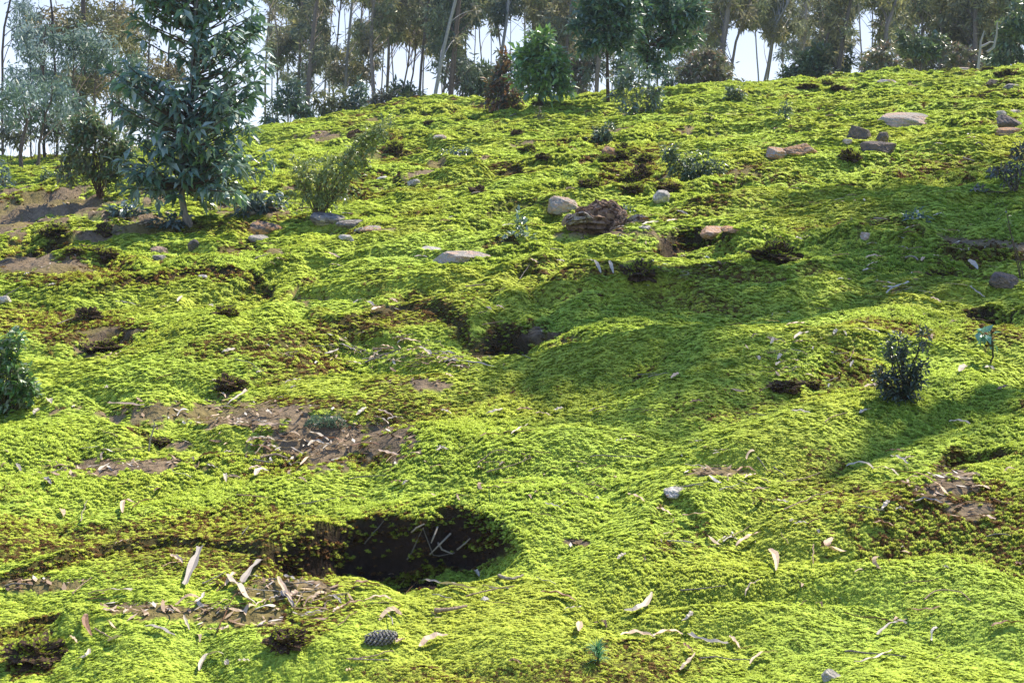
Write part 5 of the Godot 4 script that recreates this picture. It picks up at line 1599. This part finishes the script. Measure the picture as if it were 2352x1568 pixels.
func build_ridge_wood() -> void:
	var olive := [Color(0.24, 0.26, 0.11), Color(0.19, 0.22, 0.11), Color(0.28, 0.27, 0.11), Color(0.24, 0.22, 0.13)]
	var darkg := [Color(0.14, 0.18, 0.10), Color(0.12, 0.16, 0.11), Color(0.18, 0.21, 0.11)]
	var rusty := [Color(0.25, 0.25, 0.13), Color(0.21, 0.23, 0.13), Color(0.27, 0.25, 0.12)]
	var greyb := Color(0.58, 0.55, 0.50)
	var darkb := Color(0.33, 0.27, 0.22)
	var brownb := Color(0.46, 0.39, 0.32)
	# [distance, trunk way, width, bark, leaf tints, crown size in the picture 0..1, how it looks]
	var t := [
		[38, [[607, 200], [610, 135], [615, 50], [620, 0]], 5, brownb, olive, 0.2, "thin brown forked"],
		[49, [[625, 240], [624, 120], [622, 0]], 3.0, brownb, olive, 0.8, "very distant hair-thin"],
		[46, [[660, 240], [658, 120], [654, 0]], 4.0, greyb, olive, 0.8, "very distant faint"],
		[53, [[720, 240], [721, 120], [718, 0]], 4.0, greyb, olive, 0.8, "very distant slim grey"],
		[48, [[755, 240], [756, 120], [764, 0]], 4.0, brownb, olive, 0.4, "very distant thin leafy"],
		[55, [[795, 240], [795, 120], [790, 0]], 2.5, greyb, darkg, 0.6, "very distant hair-thin"],
		[55, [[840, 240], [847, 120], [848, 0]], 4.0, brownb, rusty, 0.8, "very distant faint"],
		[55, [[875, 240], [881, 120], [891, 0]], 4.0, brownb, olive, 0.4, "very distant slim grey"],
		[48, [[905, 240], [900, 120], [897, 0]], 4.0, brownb, rusty, 0.8, "very distant thin leafy"],
		[50, [[970, 240], [974, 120], [972, 0]], 4.0, brownb, darkg, 0.8, "very distant hair-thin"],
		[55, [[1015, 240], [1015, 120], [1019, 0]], 4.0, brownb, olive, 0.6, "very distant faint"],
		[55, [[1050, 240], [1057, 120], [1058, 0]], 3.0, brownb, olive, 0.8, "very distant slim grey"],
		[56, [[1085, 240], [1091, 120], [1091, 0]], 3.0, brownb, darkg, 0.6, "very distant thin leafy"],
		[47, [[1125, 240], [1128, 120], [1126, 0]], 2.5, brownb, rusty, 0.4, "very distant hair-thin"],
		[51, [[1175, 240], [1172, 120], [1174, 0]], 2.5, greyb, darkg, 0.6, "very distant faint"],
		[52, [[1215, 240], [1209, 120], [1202, 0]], 2.5, brownb, olive, 0.6, "very distant slim grey"],
		[55, [[1262, 240], [1262, 120], [1265, 0]], 3.5, brownb, olive, 0.4, "very distant thin leafy"],
		[50, [[1310, 240], [1301, 120], [1298, 0]], 2.5, brownb, olive, 0.4, "very distant hair-thin"],
		[52, [[1355, 240], [1356, 120], [1360, 0]], 3.5, greyb, olive, 0.6, "very distant faint"],
		[51, [[1405, 240], [1411, 120], [1421, 0]], 3.5, brownb, rusty, 0.6, "very distant slim grey"],
		[54, [[1465, 240], [1471, 120], [1471, 0]], 4.0, brownb, olive, 0.8, "very distant thin leafy"],
		[54, [[1535, 240], [1536, 120], [1534, 0]], 3.5, brownb, olive, 0.6, "very distant hair-thin"],
		[52, [[1600, 240], [1600, 120], [1602, 0]], 3.5, brownb, darkg, 0.4, "very distant faint"],
		[52, [[1640, 240], [1633, 120], [1626, 0]], 3.5, brownb, olive, 0.4, "very distant slim grey"],
		[56, [[1665, 240], [1664, 120], [1665, 0]], 3.5, brownb, darkg, 0.8, "very distant thin leafy"],
		[50, [[1745, 240], [1739, 120], [1731, 0]], 4.0, greyb, olive, 0.6, "very distant hair-thin"],
		[50, [[1800, 240], [1798, 120], [1795, 0]], 4.0, brownb, darkg, 0.4, "very distant faint"],
		[51, [[1860, 240], [1861, 120], [1856, 0]], 3.0, brownb, darkg, 0.6, "very distant slim grey"],
		[52, [[1905, 240], [1913, 120], [1915, 0]], 2.5, greyb, olive, 0.6, "very distant thin leafy"],
		[54, [[1950, 240], [1956, 120], [1956, 0]], 3.0, brownb, olive, 0.6, "very distant hair-thin"],
		[48, [[2000, 240], [2005, 120], [2006, 0]], 4.0, greyb, olive, 0.8, "very distant faint"],
		[51, [[2050, 240], [2056, 120], [2057, 0]], 3.5, greyb, rusty, 0.4, "very distant slim grey"],
		[47, [[2095, 240], [2101, 120], [2104, 0]], 3.5, greyb, rusty, 0.6, "very distant thin leafy"],
		[49, [[2140, 240], [2134, 120], [2127, 0]], 2.5, greyb, darkg, 0.8, "very distant hair-thin"],
		[48, [[2190, 240], [2191, 120], [2186, 0]], 3.5, brownb, olive, 0.8, "very distant faint"],
		[51, [[2225, 240], [2223, 120], [2224, 0]], 3.0, brownb, darkg, 0.6, "very distant slim grey"],
		[51, [[2255, 240], [2252, 120], [2250, 0]], 4.0, brownb, rusty, 0.4, "very distant thin leafy"],
		[52, [[2285, 240], [2278, 120], [2277, 0]], 3.0, brownb, rusty, 0.8, "very distant hair-thin"],
		[49, [[2335, 240], [2339, 120], [2344, 0]], 2.5, brownb, darkg, 0.8, "very distant faint"],
		[36, [[637, 250], [638, 130], [640, 70], [613, 0]], 4, brownb, olive, 0.5, "thin crooked"],
		[35, [[684, 250], [688, 130], [690, 60], [692, 0]], 7, darkb, darkg, 1.0, "dark leafy"],
		[33, [[706, 250], [713, 150], [720, 60], [726, 0]], 11, darkb, rusty, 0.7, "thick dark-barked"],
		[37, [[766, 200], [770, 130], [776, 60], [782, 0]], 4, darkb, olive, 0.5, "thin dark straight"],
		[34, [[785, 262], [793, 190], [799, 90], [808, 0]], 7, greyb, olive, 0.9, "pale grey slender"],
		[33, [[860, 262], [856, 170], [851, 90], [856, 0]], 9, brownb, olive, 0.9, "brown forking"],
		[36, [[890, 240], [892, 120], [893, 60], [892, 0]], 7, brownb, olive, 1.0, "leafy brown"],
		[37, [[921, 240], [935, 160], [940, 110], [942, 0]], 4, brownb, olive, 0.8, "thin curving"],
		[38, [[935, 240], [950, 160], [956, 90], [962, 0]], 4, darkb, rusty, 0.8, "thin dark curving"],
		[34, [[961, 240], [966, 160], [970, 110], [985, 0]], 6, darkb, rusty, 0.6, "short dark twin-stemmed"],
		[30, [[996, 245], [1008, 170], [1020, 105], [1034, 45], [1048, -10]], 8, Color(0.50, 0.48, 0.46), olive, 0.0, "bare pale grey leaning"],
		[33, [[1013, 245], [1026, 170], [1032, 110], [1036, 60]], 5, darkb, darkg, 1.2, "short leaning dark-crowned"],
		[31, [[1034, 245], [1042, 130], [1048, 60], [1054, -10]], 12, Color(0.25, 0.19, 0.155), darkg, 1.3, "thickest brown upright"],
		[36, [[1063, 240], [1060, 170], [1062, 100], [1064, 0]], 4, darkb, rusty, 1.0, "thin brown leafy"],
		[37, [[1107, 235], [1104, 110], [1100, 60], [1099, 0]], 3, brownb, darkg, 0.5, "hair-thin straight"],
		[35, [[1070, 80], [1072, 60], [1078, 25], [1085, 0]], 4, brownb, olive, 0.5, "thin high-branching"],
		[34, [[1140, 240], [1153, 120], [1163, 50], [1168, 0]], 8, greyb, darkg, 0.8, "grey with a dark round crown"],
		[36, [[1152, 240], [1149, 110], [1142, 45], [1124, 10]], 4, brownb, darkg, 0.4, "thin forking"],
		[38, [[1222, 240], [1224, 70], [1226, 40], [1227, 0]], 5, darkb, olive, 0.8, "dark thin upright"],
		[36, [[1238, 240], [1240, 80], [1242, 40], [1243, 0]], 5, greyb, olive, 0.6, "pale thin upright"],
		[34, [[1252, 240], [1259, 84], [1264, 40], [1268, 0]], 8, brownb, olive, 0.9, "stout brown"],
		[35, [[1290, 240], [1292, 105], [1296, 50], [1299, 0]], 6, darkb, rusty, 0.8, "dark slim"],
		[33, [[1294, 240], [1300, 137], [1306, 60], [1313, 0]], 8, darkb, rusty, 0.8, "dark upright"],
		[37, [[1318, 240], [1321, 65], [1325, 30], [1328, 0]], 13, Color(0.30, 0.27, 0.25), rusty, 0.9, "broad grey"],
		[32, [[1369, 225], [1374, 150], [1378, 80], [1380, 0]], 9, darkb, darkg, 1.0, "dark trunk behind the densest young tree"],
		[34, [[1510, 225], [1512, 140], [1515, 60], [1517, 0]], 4, darkb, darkg, 0.6, "thin dark behind the glossy young tree"],
		[36, [[1619, 225], [1620, 127], [1621, 43], [1624, 0]], 5, brownb, olive, 0.9, "slim olive-crowned"],
		[32, [[1652, 225], [1657, 140], [1668, 60], [1675, 0]], 13, Color(0.34, 0.30, 0.27), olive, 0.9, "stout grey swelling"],
		[33, [[1676, 215], [1680, 150], [1690, 95], [1710, 40], [1722, 0]], 6, brownb, olive, 0.9, "slim right-leaning"],
		[34, [[1753, 205], [1764, 150], [1772, 110], [1784, 54], [1806, 17], [1815, -10]], 6, greyb, rusty, 1.0, "pale slim curving"],
		[35, [[1760, 205], [1766, 170], [1772, 130], [1776, 90]], 4, brownb, olive, 0.4, "short thin twin"],
		[31, [[1927, 175], [1938, 90], [1948, 43], [1957, 0]], 9, Color(0.18, 0.15, 0.12), rusty, 0.8, "dark right-leaning smooth"],
		[32, [[1886, 190], [1902, 86], [1914, 40], [1926, 0]], 8, darkb, rusty, 0.9, "dark branching"],
		[33, [[2016, 165], [2020, 100], [2024, 50], [2032, 0]], 6, brownb, rusty, 0.6, "brown slim leaning"],
		[32, [[2024, 165], [2030, 110], [2040, 55], [2062, 0]], 9, brownb, olive, 0.8, "brown right-leaning"],
		[35, [[2115, 165], [2118, 80], [2121, 40], [2126, 0]], 5, brownb, olive, 0.9, "slim olive"],
		[34, [[2160, 165], [2161, 120], [2163, 60], [2165, 0]], 5, brownb, olive, 1.0, "slim brown leafy"],
		[36, [[2200, 165], [2203, 90], [2206, 40], [2208, 0]], 6, darkb, rusty, 1.0, "dark hazy"],
		[33, [[2236, 165], [2240, 82], [2241, 40], [2241, 0]], 11, darkb, rusty, 1.0, "thick dark"],
		[34, [[2264, 165], [2266, 100], [2270, 33], [2272, 0]], 7, darkb, olive, 0.9, "dark upright slim"],
		[33, [[2320, 165], [2324, 80], [2328, 30], [2330, 0]], 6, brownb, olive, 1.2, "leafy olive-green"],
		[42, [[745, 240], [748, 120], [750, 0]], 5, brownb, olive, 1.1, "distant leafy"],
		[43, [[830, 240], [828, 120], [832, 0]], 5, brownb, olive, 1.0, "distant olive"],
		[44, [[1200, 240], [1204, 120], [1206, 0]], 5, brownb, darkg, 0.7, "distant dark-leafed"],
		[43, [[1340, 230], [1344, 120], [1348, 0]], 6, darkb, rusty, 1.2, "distant rusty-leafed"],
		[44, [[1440, 230], [1444, 120], [1446, 0]], 6, darkb, olive, 1.2, "distant bushy"],
		[43, [[1580, 230], [1584, 120], [1588, 0]], 6, brownb, olive, 1.2, "distant broad"],
		[44, [[1840, 200], [1846, 120], [1852, 0]], 6, brownb, rusty, 1.2, "distant grey-brown"],
		[43, [[1980, 180], [1976, 90], [1972, 0]], 4, brownb, rusty, 0.6, "distant sparse"],
		[45, [[2080, 180], [2084, 90], [2090, 0]], 6, brownb, olive, 1.2, "distant olive-brown"],
		[45, [[2180, 170], [2186, 90], [2188, 0]], 6, darkb, rusty, 1.2, "distant dusky"],
		[44, [[2300, 170], [2296, 90], [2292, 0]], 6, darkb, olive, 1.2, "distant leafy slim"],
	]
	t.sort_custom(func(p, q): return p[1][0][0] < q[1][0][0])
	var k := 0
	var front := 0
	var back := 0
	for r in t:
		k += 1
		var g := RandomNumberGenerator.new()
		g.seed = 600 + k
		var clumps := []
		var way: Array = r[1]
		for q in int(44 * r[5] + 4):
			var y := g.randf_range(-70, 70 + 150 * g.randf())
			# where the trunk is at that height
			var x: float = way[-1][0]
			for z in way.size() - 1:
				if y <= way[z][1] and y >= way[z + 1][1]:
					x = lerpf(way[z][0], way[z + 1][0], (y - way[z][1]) / (way[z + 1][1] - way[z][1]))
			x += g.randf_range(-1, 1) * g.randf_range(15, 62)
			var rad: float = g.randf_range(10, 30) * 34.0 / r[0]
			if not open_sky(x, y, rad):
				clumps.append([x, y, rad])
		var o := tall_tree("eucalyptus_tree", r[0], way, r[2] * 1.05, r[3], clumps, r[4], 900 + k, 3.0)
		if r[0] > 45:
			back += 1
			tag(o, "%s eucalyptus, %s from the left in the farthest row" % [r[6], ordinal(back)], "tree", "eucalyptus trees behind the ridge")
		else:
			front += 1
			tag(o, "%s eucalyptus, %s from the left in the nearer rows" % [r[6], ordinal(front)], "tree", "eucalyptus trees behind the ridge")
	# undergrowth on the far side of the crest
	var bl := [Color(0.13, 0.20, 0.16), Color(0.19, 0.26, 0.22), Color(0.09, 0.15, 0.09), Color(0.12, 0.20, 0.07)]
	var ol := [Color(0.18, 0.20, 0.07), Color(0.23, 0.24, 0.08), Color(0.14, 0.16, 0.07)]
	var gr := [Color(0.12, 0.18, 0.07), Color(0.10, 0.15, 0.07), Color(0.17, 0.23, 0.09)]
	var ru := [Color(0.19, 0.20, 0.11), Color(0.23, 0.22, 0.15), Color(0.16, 0.19, 0.09), Color(0.26, 0.18, 0.12)]
	var und := [
		[665, 275, 27, [[665, 235, 34, 40, 30], [630, 260, 26, 30, 16], [700, 265, 28, 20, 14], [680, 200, 16, 24, 6]], bl, "blue-green leafy shrub on the crest right of the big sapling"],
		[760, 270, 29, [[750, 240, 40, 34, 26], [790, 235, 30, 30, 16]], ol, "olive shrub at the foot of the thick dark-barked trunk"],
		[815, 265, 29, [[815, 235, 22, 34, 14], [825, 205, 16, 20, 6]], bl, "small blue-green shrub by the pale grey slender trunk"],
		[870, 262, 30, [[860, 240, 40, 24, 22], [890, 230, 30, 30, 16]], ru, "brownish shrub below the forking trunk at the crest's dip"],
		[925, 250, 31, [[920, 215, 36, 32, 30], [950, 225, 24, 20, 12]], gr, "dark shrub under the open patch of sky"],
		[945, 245, 29, [[948, 230, 34, 18, 18]], ol, "low yellow-green shrub where the crest begins to climb"],
		[1120, 238, 31, [[1110, 180, 40, 44, 34], [1085, 200, 30, 34, 16]], gr, "dark bushy growth left of the russet shrub"],
		[1075, 238, 32, [[1070, 190, 34, 44, 26]], ru, "brown twiggy growth beside the thickest brown trunk"],
		[1330, 225, 31, [[1325, 180, 34, 44, 26], [1350, 150, 30, 30, 14]], ru, "grey-brown undergrowth right of the round green tree"],
		[1420, 222, 31, [[1430, 160, 30, 50, 22]], bl, "blue-green growth between the two young trees"],
		[1540, 218, 30, [[1530, 175, 30, 36, 18], [1550, 205, 24, 14, 8]], bl, "blue-leaved shrub right of the glossy young tree's trunk"],
		[1615, 216, 28, [[1600, 165, 50, 40, 40], [1650, 175, 44, 36, 30], [1620, 130, 40, 20, 14], [1570, 190, 26, 24, 12]], ru, "broad reddish brown shrub in the dip of the ridge"],
		[1705, 206, 30, [[1705, 198, 30, 14, 12]], ru, "low grey-brown shrub at the edge of the open sky"],
		[1850, 190, 30, [[1850, 150, 46, 40, 44], [1885, 130, 34, 36, 26], [1815, 175, 30, 22, 16], [1890, 175, 34, 20, 16]], gr, "dark green bushy tree just right of the open sky"],
		[1945, 172, 31, [[1945, 140, 26, 34, 16]], gr, "green growth between two dark leaning trunks"],
		[2035, 160, 29, [[2030, 130, 30, 30, 18], [2055, 145, 26, 18, 10], [2005, 150, 20, 20, 8]], ru, "grey-green shrub at the feet of the brown leaning trunks"],
		[2120, 156, 30, [[2110, 120, 40, 34, 26], [2150, 105, 34, 30, 18], [2085, 90, 30, 24, 12]], gr, "green undergrowth on the ridge behind the white stone"],
		[2200, 156, 30, [[2200, 130, 40, 28, 22], [2240, 140, 30, 20, 12]], ru, "brown twiggy undergrowth behind the round pinkish stone"],
		[2330, 152, 28, [[2320, 90, 40, 50, 40], [2345, 40, 34, 50, 30], [2300, 135, 30, 22, 14], [2350, 140, 30, 20, 12]], gr, "tall leafy green shrub at the right end of the ridge"],
		[2285, 154, 29, [[2285, 140, 20, 16, 8]], bl, "small blue-green shrub on the ridge near its right end"],
	]
	var s := 0
	for r in und:
		s += 1
		bush("ridge_shrub", r[0], r[1], r[3], 6, 0.16, 0.34, r[4], Color(0.16, 0.12, 0.09), 15, 0, r[5], "shrub", 700 + s, r[2] + 1.5)
	# the bleached dead branchwork at right
	var foot := Vector3(at(2250, 160, 28.5).x, 0, -28.5)
	foot.y = height(foot.x, 28.5)
	var o := base("dead_tree", foot)
	var b := MB.new()
	var g2 := RandomNumberGenerator.new()
	g2.seed = 4
	for br in [[[2247, 160], [2252, 120], [2254, 95], [2262, 70]], [[2268, 120], [2284, 108], [2290, 80], [2292, 50]], [[2252, 108], [2262, 104], [2276, 96], [2286, 98]]]:
		var pp := PackedVector3Array()
		for q in br:
			pp.append(at(q[0], q[1], 28.5) - foot)
		b.tube(pp, PackedFloat32Array([0.03, 0.026, 0.02, 0.012]), 7, Color(0.62, 0.58, 0.52), 0.1, g2)
	obj("branch", b.done(M.wood), o)
	tag(o, "bleached dead branches standing before the dark trunks at right", "dead tree")

func build_left_grove() -> void:
	var bl := [Color(0.17, 0.25, 0.21), Color(0.26, 0.34, 0.31), Color(0.11, 0.17, 0.13), Color(0.13, 0.20, 0.12)]
	var olv := [Color(0.20, 0.20, 0.08), Color(0.16, 0.17, 0.07), Color(0.24, 0.20, 0.09)]
	var brownb := Color(0.20, 0.155, 0.125)
	var darkb := Color(0.10, 0.08, 0.07)
	# blue-leaved young trees: [distance, way, width, clumps, look]
	var t := [
		[23, [[47, 345], [50, 310], [54, 270], [40, 220], [30, 180]], 10, [[25, 230, 34], [60, 215, 30], [5, 260, 26], [80, 240, 26], [20, 195, 28], [55, 260, 24], [40, 190, 24]], bl, "many-stemmed blue-leaved tree at the far left moss edge"],
		[23.5, [[88, 342], [95, 300], [108, 255], [118, 220], [120, 190]], 8, [[115, 205, 26], [130, 225, 26], [95, 180, 20], [105, 225, 22], [140, 205, 18], [100, 240, 18]], bl, "leaning blue-leaved tree right of the many-stemmed one"],
		[26, [[100, 330], [100, 180], [101, 110], [102, 60]], 7, [[85, 115, 22], [70, 125, 20], [60, 100, 20], [50, 75, 26], [35, 60, 24], [30, 90, 22], [75, 60, 20]], bl, "straight pale trunk carrying blue-white clumps at left"],
		[27, [[160, 320], [165, 200], [168, 120], [170, 70]], 6, [[160, 95, 30], [180, 80, 24], [150, 110, 28], [195, 100, 24], [175, 65, 20], [140, 95, 22], [185, 125, 24], [155, 130, 22]], bl, "tree with the largest blue-white crown at left"],
		[27, [[215, 310], [216, 230], [222, 160], [228, 110]], 5, [[232, 115, 24], [250, 105, 20], [220, 135, 22], [265, 120, 20], [245, 140, 24], [280, 135, 18]], bl, "blue-green tree right of the largest blue-white crown"],
		[28, [[130, 320], [125, 180], [120, 90], [118, 20]], 6, [[110, 40, 30], [130, 50, 26], [95, 55, 26], [140, 35, 22], [105, 25, 22], [85, 75, 20]], olv, "olive-brown crowned tree behind the blue-leaved trees"],
		[29, [[195, 310], [190, 180], [187, 50], [187, -10]], 14, [[160, 20, 26], [215, 30, 26], [240, 10, 26], [150, -10, 26], [255, 50, 26], [270, 80, 24], [225, 65, 22], [290, 100, 20]], olv, "thick grey trunk rising behind the blue-white crown"],
		[30, [[5, 330], [5, 103], [12, 50], [24, 0]], 6, [[20, 20, 24], [-5, 40, 24], [45, 10, 24], [60, 30, 18]], bl, "dark thin trunk nearest the top left corner"],
		[31, [[255, 310], [258, 200], [262, 90], [265, 0]], 4, [[260, 20, 22], [245, 85, 22], [280, 60, 22], [255, 60, 20], [270, 100, 18]], olv, "thin olive tree left of the big sapling"],
		[31, [[340, 310], [342, 150], [346, 70], [350, 0]], 4, [[335, 135, 22], [355, 145, 22], [325, 150, 18]], olv, "thin trunk seen through the big sapling's left gap"],
		[32, [[385, 300], [386, 150], [390, 60], [392, 0]], 5, [[395, 160, 22], [375, 170, 20], [400, 130, 18]], olv, "dark thin trunk seen through the big sapling"],
		[29, [[70, 330], [68, 230], [70, 150], [66, 60]], 4, [[60, 150, 24], [75, 170, 22], [45, 160, 22], [30, 140, 20], [20, 160, 20]], bl, "slim dark-stemmed tree in the middle of the left grove"],
		[28, [[185, 315], [182, 260], [190, 200], [195, 170]], 6, [[180, 180, 26], [200, 195, 24], [165, 200, 24], [215, 185, 22], [150, 180, 24], [175, 160, 22]], olv, "grey-brown leafy tree above the dark bush"],
		[30, [[235, 310], [240, 230], [250, 180], [262, 150]], 3, [[235, 180, 22], [260, 190, 22], [250, 165, 20], [225, 200, 20]], olv, "thin-stemmed brown tree beside the big sapling's dark sprays"],
		[30, [[130, 325], [135, 260], [150, 220], [160, 180]], 3, [[140, 160, 24], [125, 150, 22], [155, 235, 20], [145, 255, 20], [170, 250, 18]], bl, "slanting slim blue-leaved tree in the left grove"],
		[33, [[300, 310], [300, 200], [303, 100], [306, 0]], 4, [[300, 110, 20], [290, 40, 24], [310, 60, 20], [315, 170, 20], [300, 190, 20]], olv, "hazy thin trunk left of the big sapling's upper leaves"],
	]
	var k := 0
	for r in t:
		k += 1
		var o := tall_tree("grove_tree", r[0], r[1], r[2], brownb if k % 3 else darkb, r[3], r[4], 1300 + k, 2.5 if r[1][-1][1] < 30 else 0.0, 0.13 if r[4] == bl else 0.16, 1.55)
		tag(o, r[5], "tree", "")
	# thick undergrowth at the foot of the grove
	var gr := [Color(0.15, 0.17, 0.09), Color(0.12, 0.14, 0.08), Color(0.19, 0.18, 0.10)]
	var und := [
		[20, 335, 25, [[15, 300, 30, 34, 20], [45, 320, 24, 20, 10]], gr, "dark undergrowth at the foot of the many-stemmed blue tree"],
		[125, 325, 26, [[120, 290, 34, 40, 22], [150, 300, 30, 26, 16]], gr, "grey-green undergrowth between the leaning trunk and dark bush"],
		[170, 320, 29, [[180, 270, 34, 40, 26], [210, 285, 30, 30, 16]], bl, "blue-grey undergrowth just left of the dark bush top"],
		[265, 315, 29, [[270, 250, 30, 40, 22], [300, 265, 26, 36, 16]], gr, "brown-green undergrowth behind the dark bush's right side"],
		[340, 312, 28, [[345, 260, 34, 36, 22], [375, 280, 26, 26, 14]], bl, "blue-green undergrowth seen left of the big sapling's trunk"],
		[80, 325, 29, [[80, 280, 30, 40, 20]], gr, "dark thicket between the two nearest left trunks"],
	]
	var s := 0
	for r in und:
		s += 1
		bush("grove_shrub", r[0], r[1], r[3], 6, 0.13, 0.34, r[4], Color(0.14, 0.11, 0.085), 15, 0, r[5], "shrub", 760 + s, r[2])

# the eucalyptus trees beside the slope, right of the frame, whose crowns throw the broad shade
func build_shade_trees() -> void:
	var olive := [Color(0.09, 0.10, 0.045), Color(0.075, 0.085, 0.04), Color(0.11, 0.10, 0.05)]
	var shade := [
		[[1190, 770, 0.30], [1300, 715, 0.35], [1420, 690, 0.35], [1540, 680, 0.40], [1650, 650, 0.35], [1760, 620, 0.35], [1350, 800, 0.30], [1480, 830, 0.35], [1620, 860, 0.35], [1250, 850, 0.25], [1560, 740, 0.25], [1700, 700, 0.25]],
		[[1900, 590, 0.40], [2030, 560, 0.45], [2150, 570, 0.45], [2270, 560, 0.50], [2120, 620, 0.40], [2250, 640, 0.40], [2320, 700, 0.35], [2000, 620, 0.25]],
		[[2000, 450, 0.60], [2130, 440, 0.60], [2250, 470, 0.65], [2330, 430, 0.55], [2200, 520, 0.50], [2320, 520, 0.55], [1920, 440, 0.35], [2300, 610, 0.5], [2240, 400, 0.5]],
		[[2030, 965, 0.24], [2130, 950, 0.28], [2230, 950, 0.30], [2320, 930, 0.30]],
	]
	var said := ["tall eucalyptus right of the frame that shades the hollow", "tall eucalyptus right of the frame that shades the middle slope", "tall eucalyptus right of the frame that shades the upper slope", "tall eucalyptus right of the frame nearest to the path"]
	var high := [7.5, 8.0, 8.5, 6.5]
	var thick := [1700.0, 950.0, 1500.0, 200.0]
	for k in 4:
		var g := RandomNumberGenerator.new()
		g.seed = 50 + k
		var crowns := []
		var mid := Vector3.ZERO
		for c in shade[k]:
			var p: Vector3 = spot(c[0], c[1]) + TO_SUN * (high[k] + g.randf_range(-0.8, 0.8)) / TO_SUN.y
			crowns.append([p, c[2]])
			mid += p / shade[k].size()
		var out := -mid.z * 0.43 + 1.2   # the trunk stands beside the view
		var foot := Vector3(maxf(mid.x, out), 0, mid.z)
		foot.y = height(foot.x, -foot.z)
		var o := base("shade_tree", foot)
		var b := MB.new()
		var tp := PackedVector3Array()
		var tr := PackedFloat32Array()
		for q in 14:
			var t := q / 13.0
			tp.append(Vector3(lerpf(0, mid.x - foot.x, t * t * t) * 0.6 + g.randf_range(-0.04, 0.04), -0.3 + t * (mid.y - foot.y + 1.2), g.randf_range(-0.04, 0.04)))
			tr.append(lerpf(0.16, 0.05, t))
		b.tube(tp, tr, 12, Color(0.34, 0.30, 0.26), 0.2, g)
		obj("trunk", b.done(M.bark), o)
		var lb := MB.new()
		var bb := MB.new()
		for c in crowns:
			var p: Vector3 = c[0] - foot
			var from := tp[g.randi_range(6, 12)]
			limb(bb, from, p, 0.045, 0.012, -0.15, Color(0.30, 0.26, 0.22), g, 6)
			for q in int(thick[k] * c[1] * c[1] + 20):
				var v: Vector3 = Vector3(g.randfn(), g.randfn() * 0.7, g.randfn()) * float(c[1]) * 0.62
				var dir := Vector3(g.randf_range(-1, 1), g.randf_range(-1.6, 0.3), g.randf_range(-1, 1)).normalized()
				var f := g.randf_range(0.7, 1.3)
				var tint: Color = olive[g.randi() % 3]
				lb.kite(p + v, dir, Vector3(g.randf_range(-1, 1), 0.3, g.randf_range(-1, 1)), 0.17 * g.randf_range(0.8, 1.3), 0.05, Color(tint.r * f, tint.g * f, tint.b * f))
		obj("branch", bb.done(M.bark), o)
		obj("crown", lb.done(M.foliage), o)
		tag(o, said[k], "tree", "shade trees beside the slope")


# ---------------------------------------------------------------- all together

func _ready() -> void:
	var cam := Camera3D.new()
	cam.name = "camera"
	cam.fov = rad_to_deg(2.0 * atan(CY / F))
	cam.position = Vector3(0, EYE, 0)
	cam.rotation = Vector3(-pitch, 0, 0)
	cam.near = 0.05
	cam.far = 600.0
	cam.current = true
	add_child(cam)
	var env := Environment.new()
	env.background_mode = Environment.BG_SKY
	var sm := ProceduralSkyMaterial.new()
	sm.sky_top_color = Color(0.40, 0.53, 0.77)
	sm.sky_horizon_color = Color(0.85, 0.88, 0.895)
	sm.sky_curve = 0.16
	sm.ground_bottom_color = Color(0.25, 0.27, 0.18)
	sm.ground_horizon_color = Color(0.75, 0.80, 0.84)
	sm.sun_angle_max = 12.0
	var sky := Sky.new()
	sky.sky_material = sm
	env.sky = sky
	env.tonemap_mode = Environment.TONE_MAPPER_LINEAR
	env.tonemap_exposure = 2.05
	env.fog_enabled = true
	env.fog_light_color = Color(0.86, 0.91, 0.96)
	env.fog_density = 0.0009
	env.sdfgi_enabled = true
	env.ssao_enabled = true
	env.ssil_enabled = true
	var we := WorldEnvironment.new()
	we.name = "world"
	we.environment = env
	add_child(we)
	var sun := DirectionalLight3D.new()
	sun.name = "sun"
	sun.light_energy = 1.4
	sun.light_color = Color(1.0, 0.965, 0.90)
	sun.light_angular_distance = 0.53
	sun.shadow_enabled = true
	add_child(sun)
	sun.look_at_from_position(TO_SUN * 50.0, Vector3.ZERO, Vector3.UP)

	make_materials()
	shape_ground()
	build_ground()
	build_moss()
	build_crumbs()
	build_rocks()
	build_clods()
	build_stump()
	build_litter()
	build_small_things()
	build_saplings()
	build_shrubs()
	build_ridge_wood()
	build_left_grove()
	build_shade_trees()
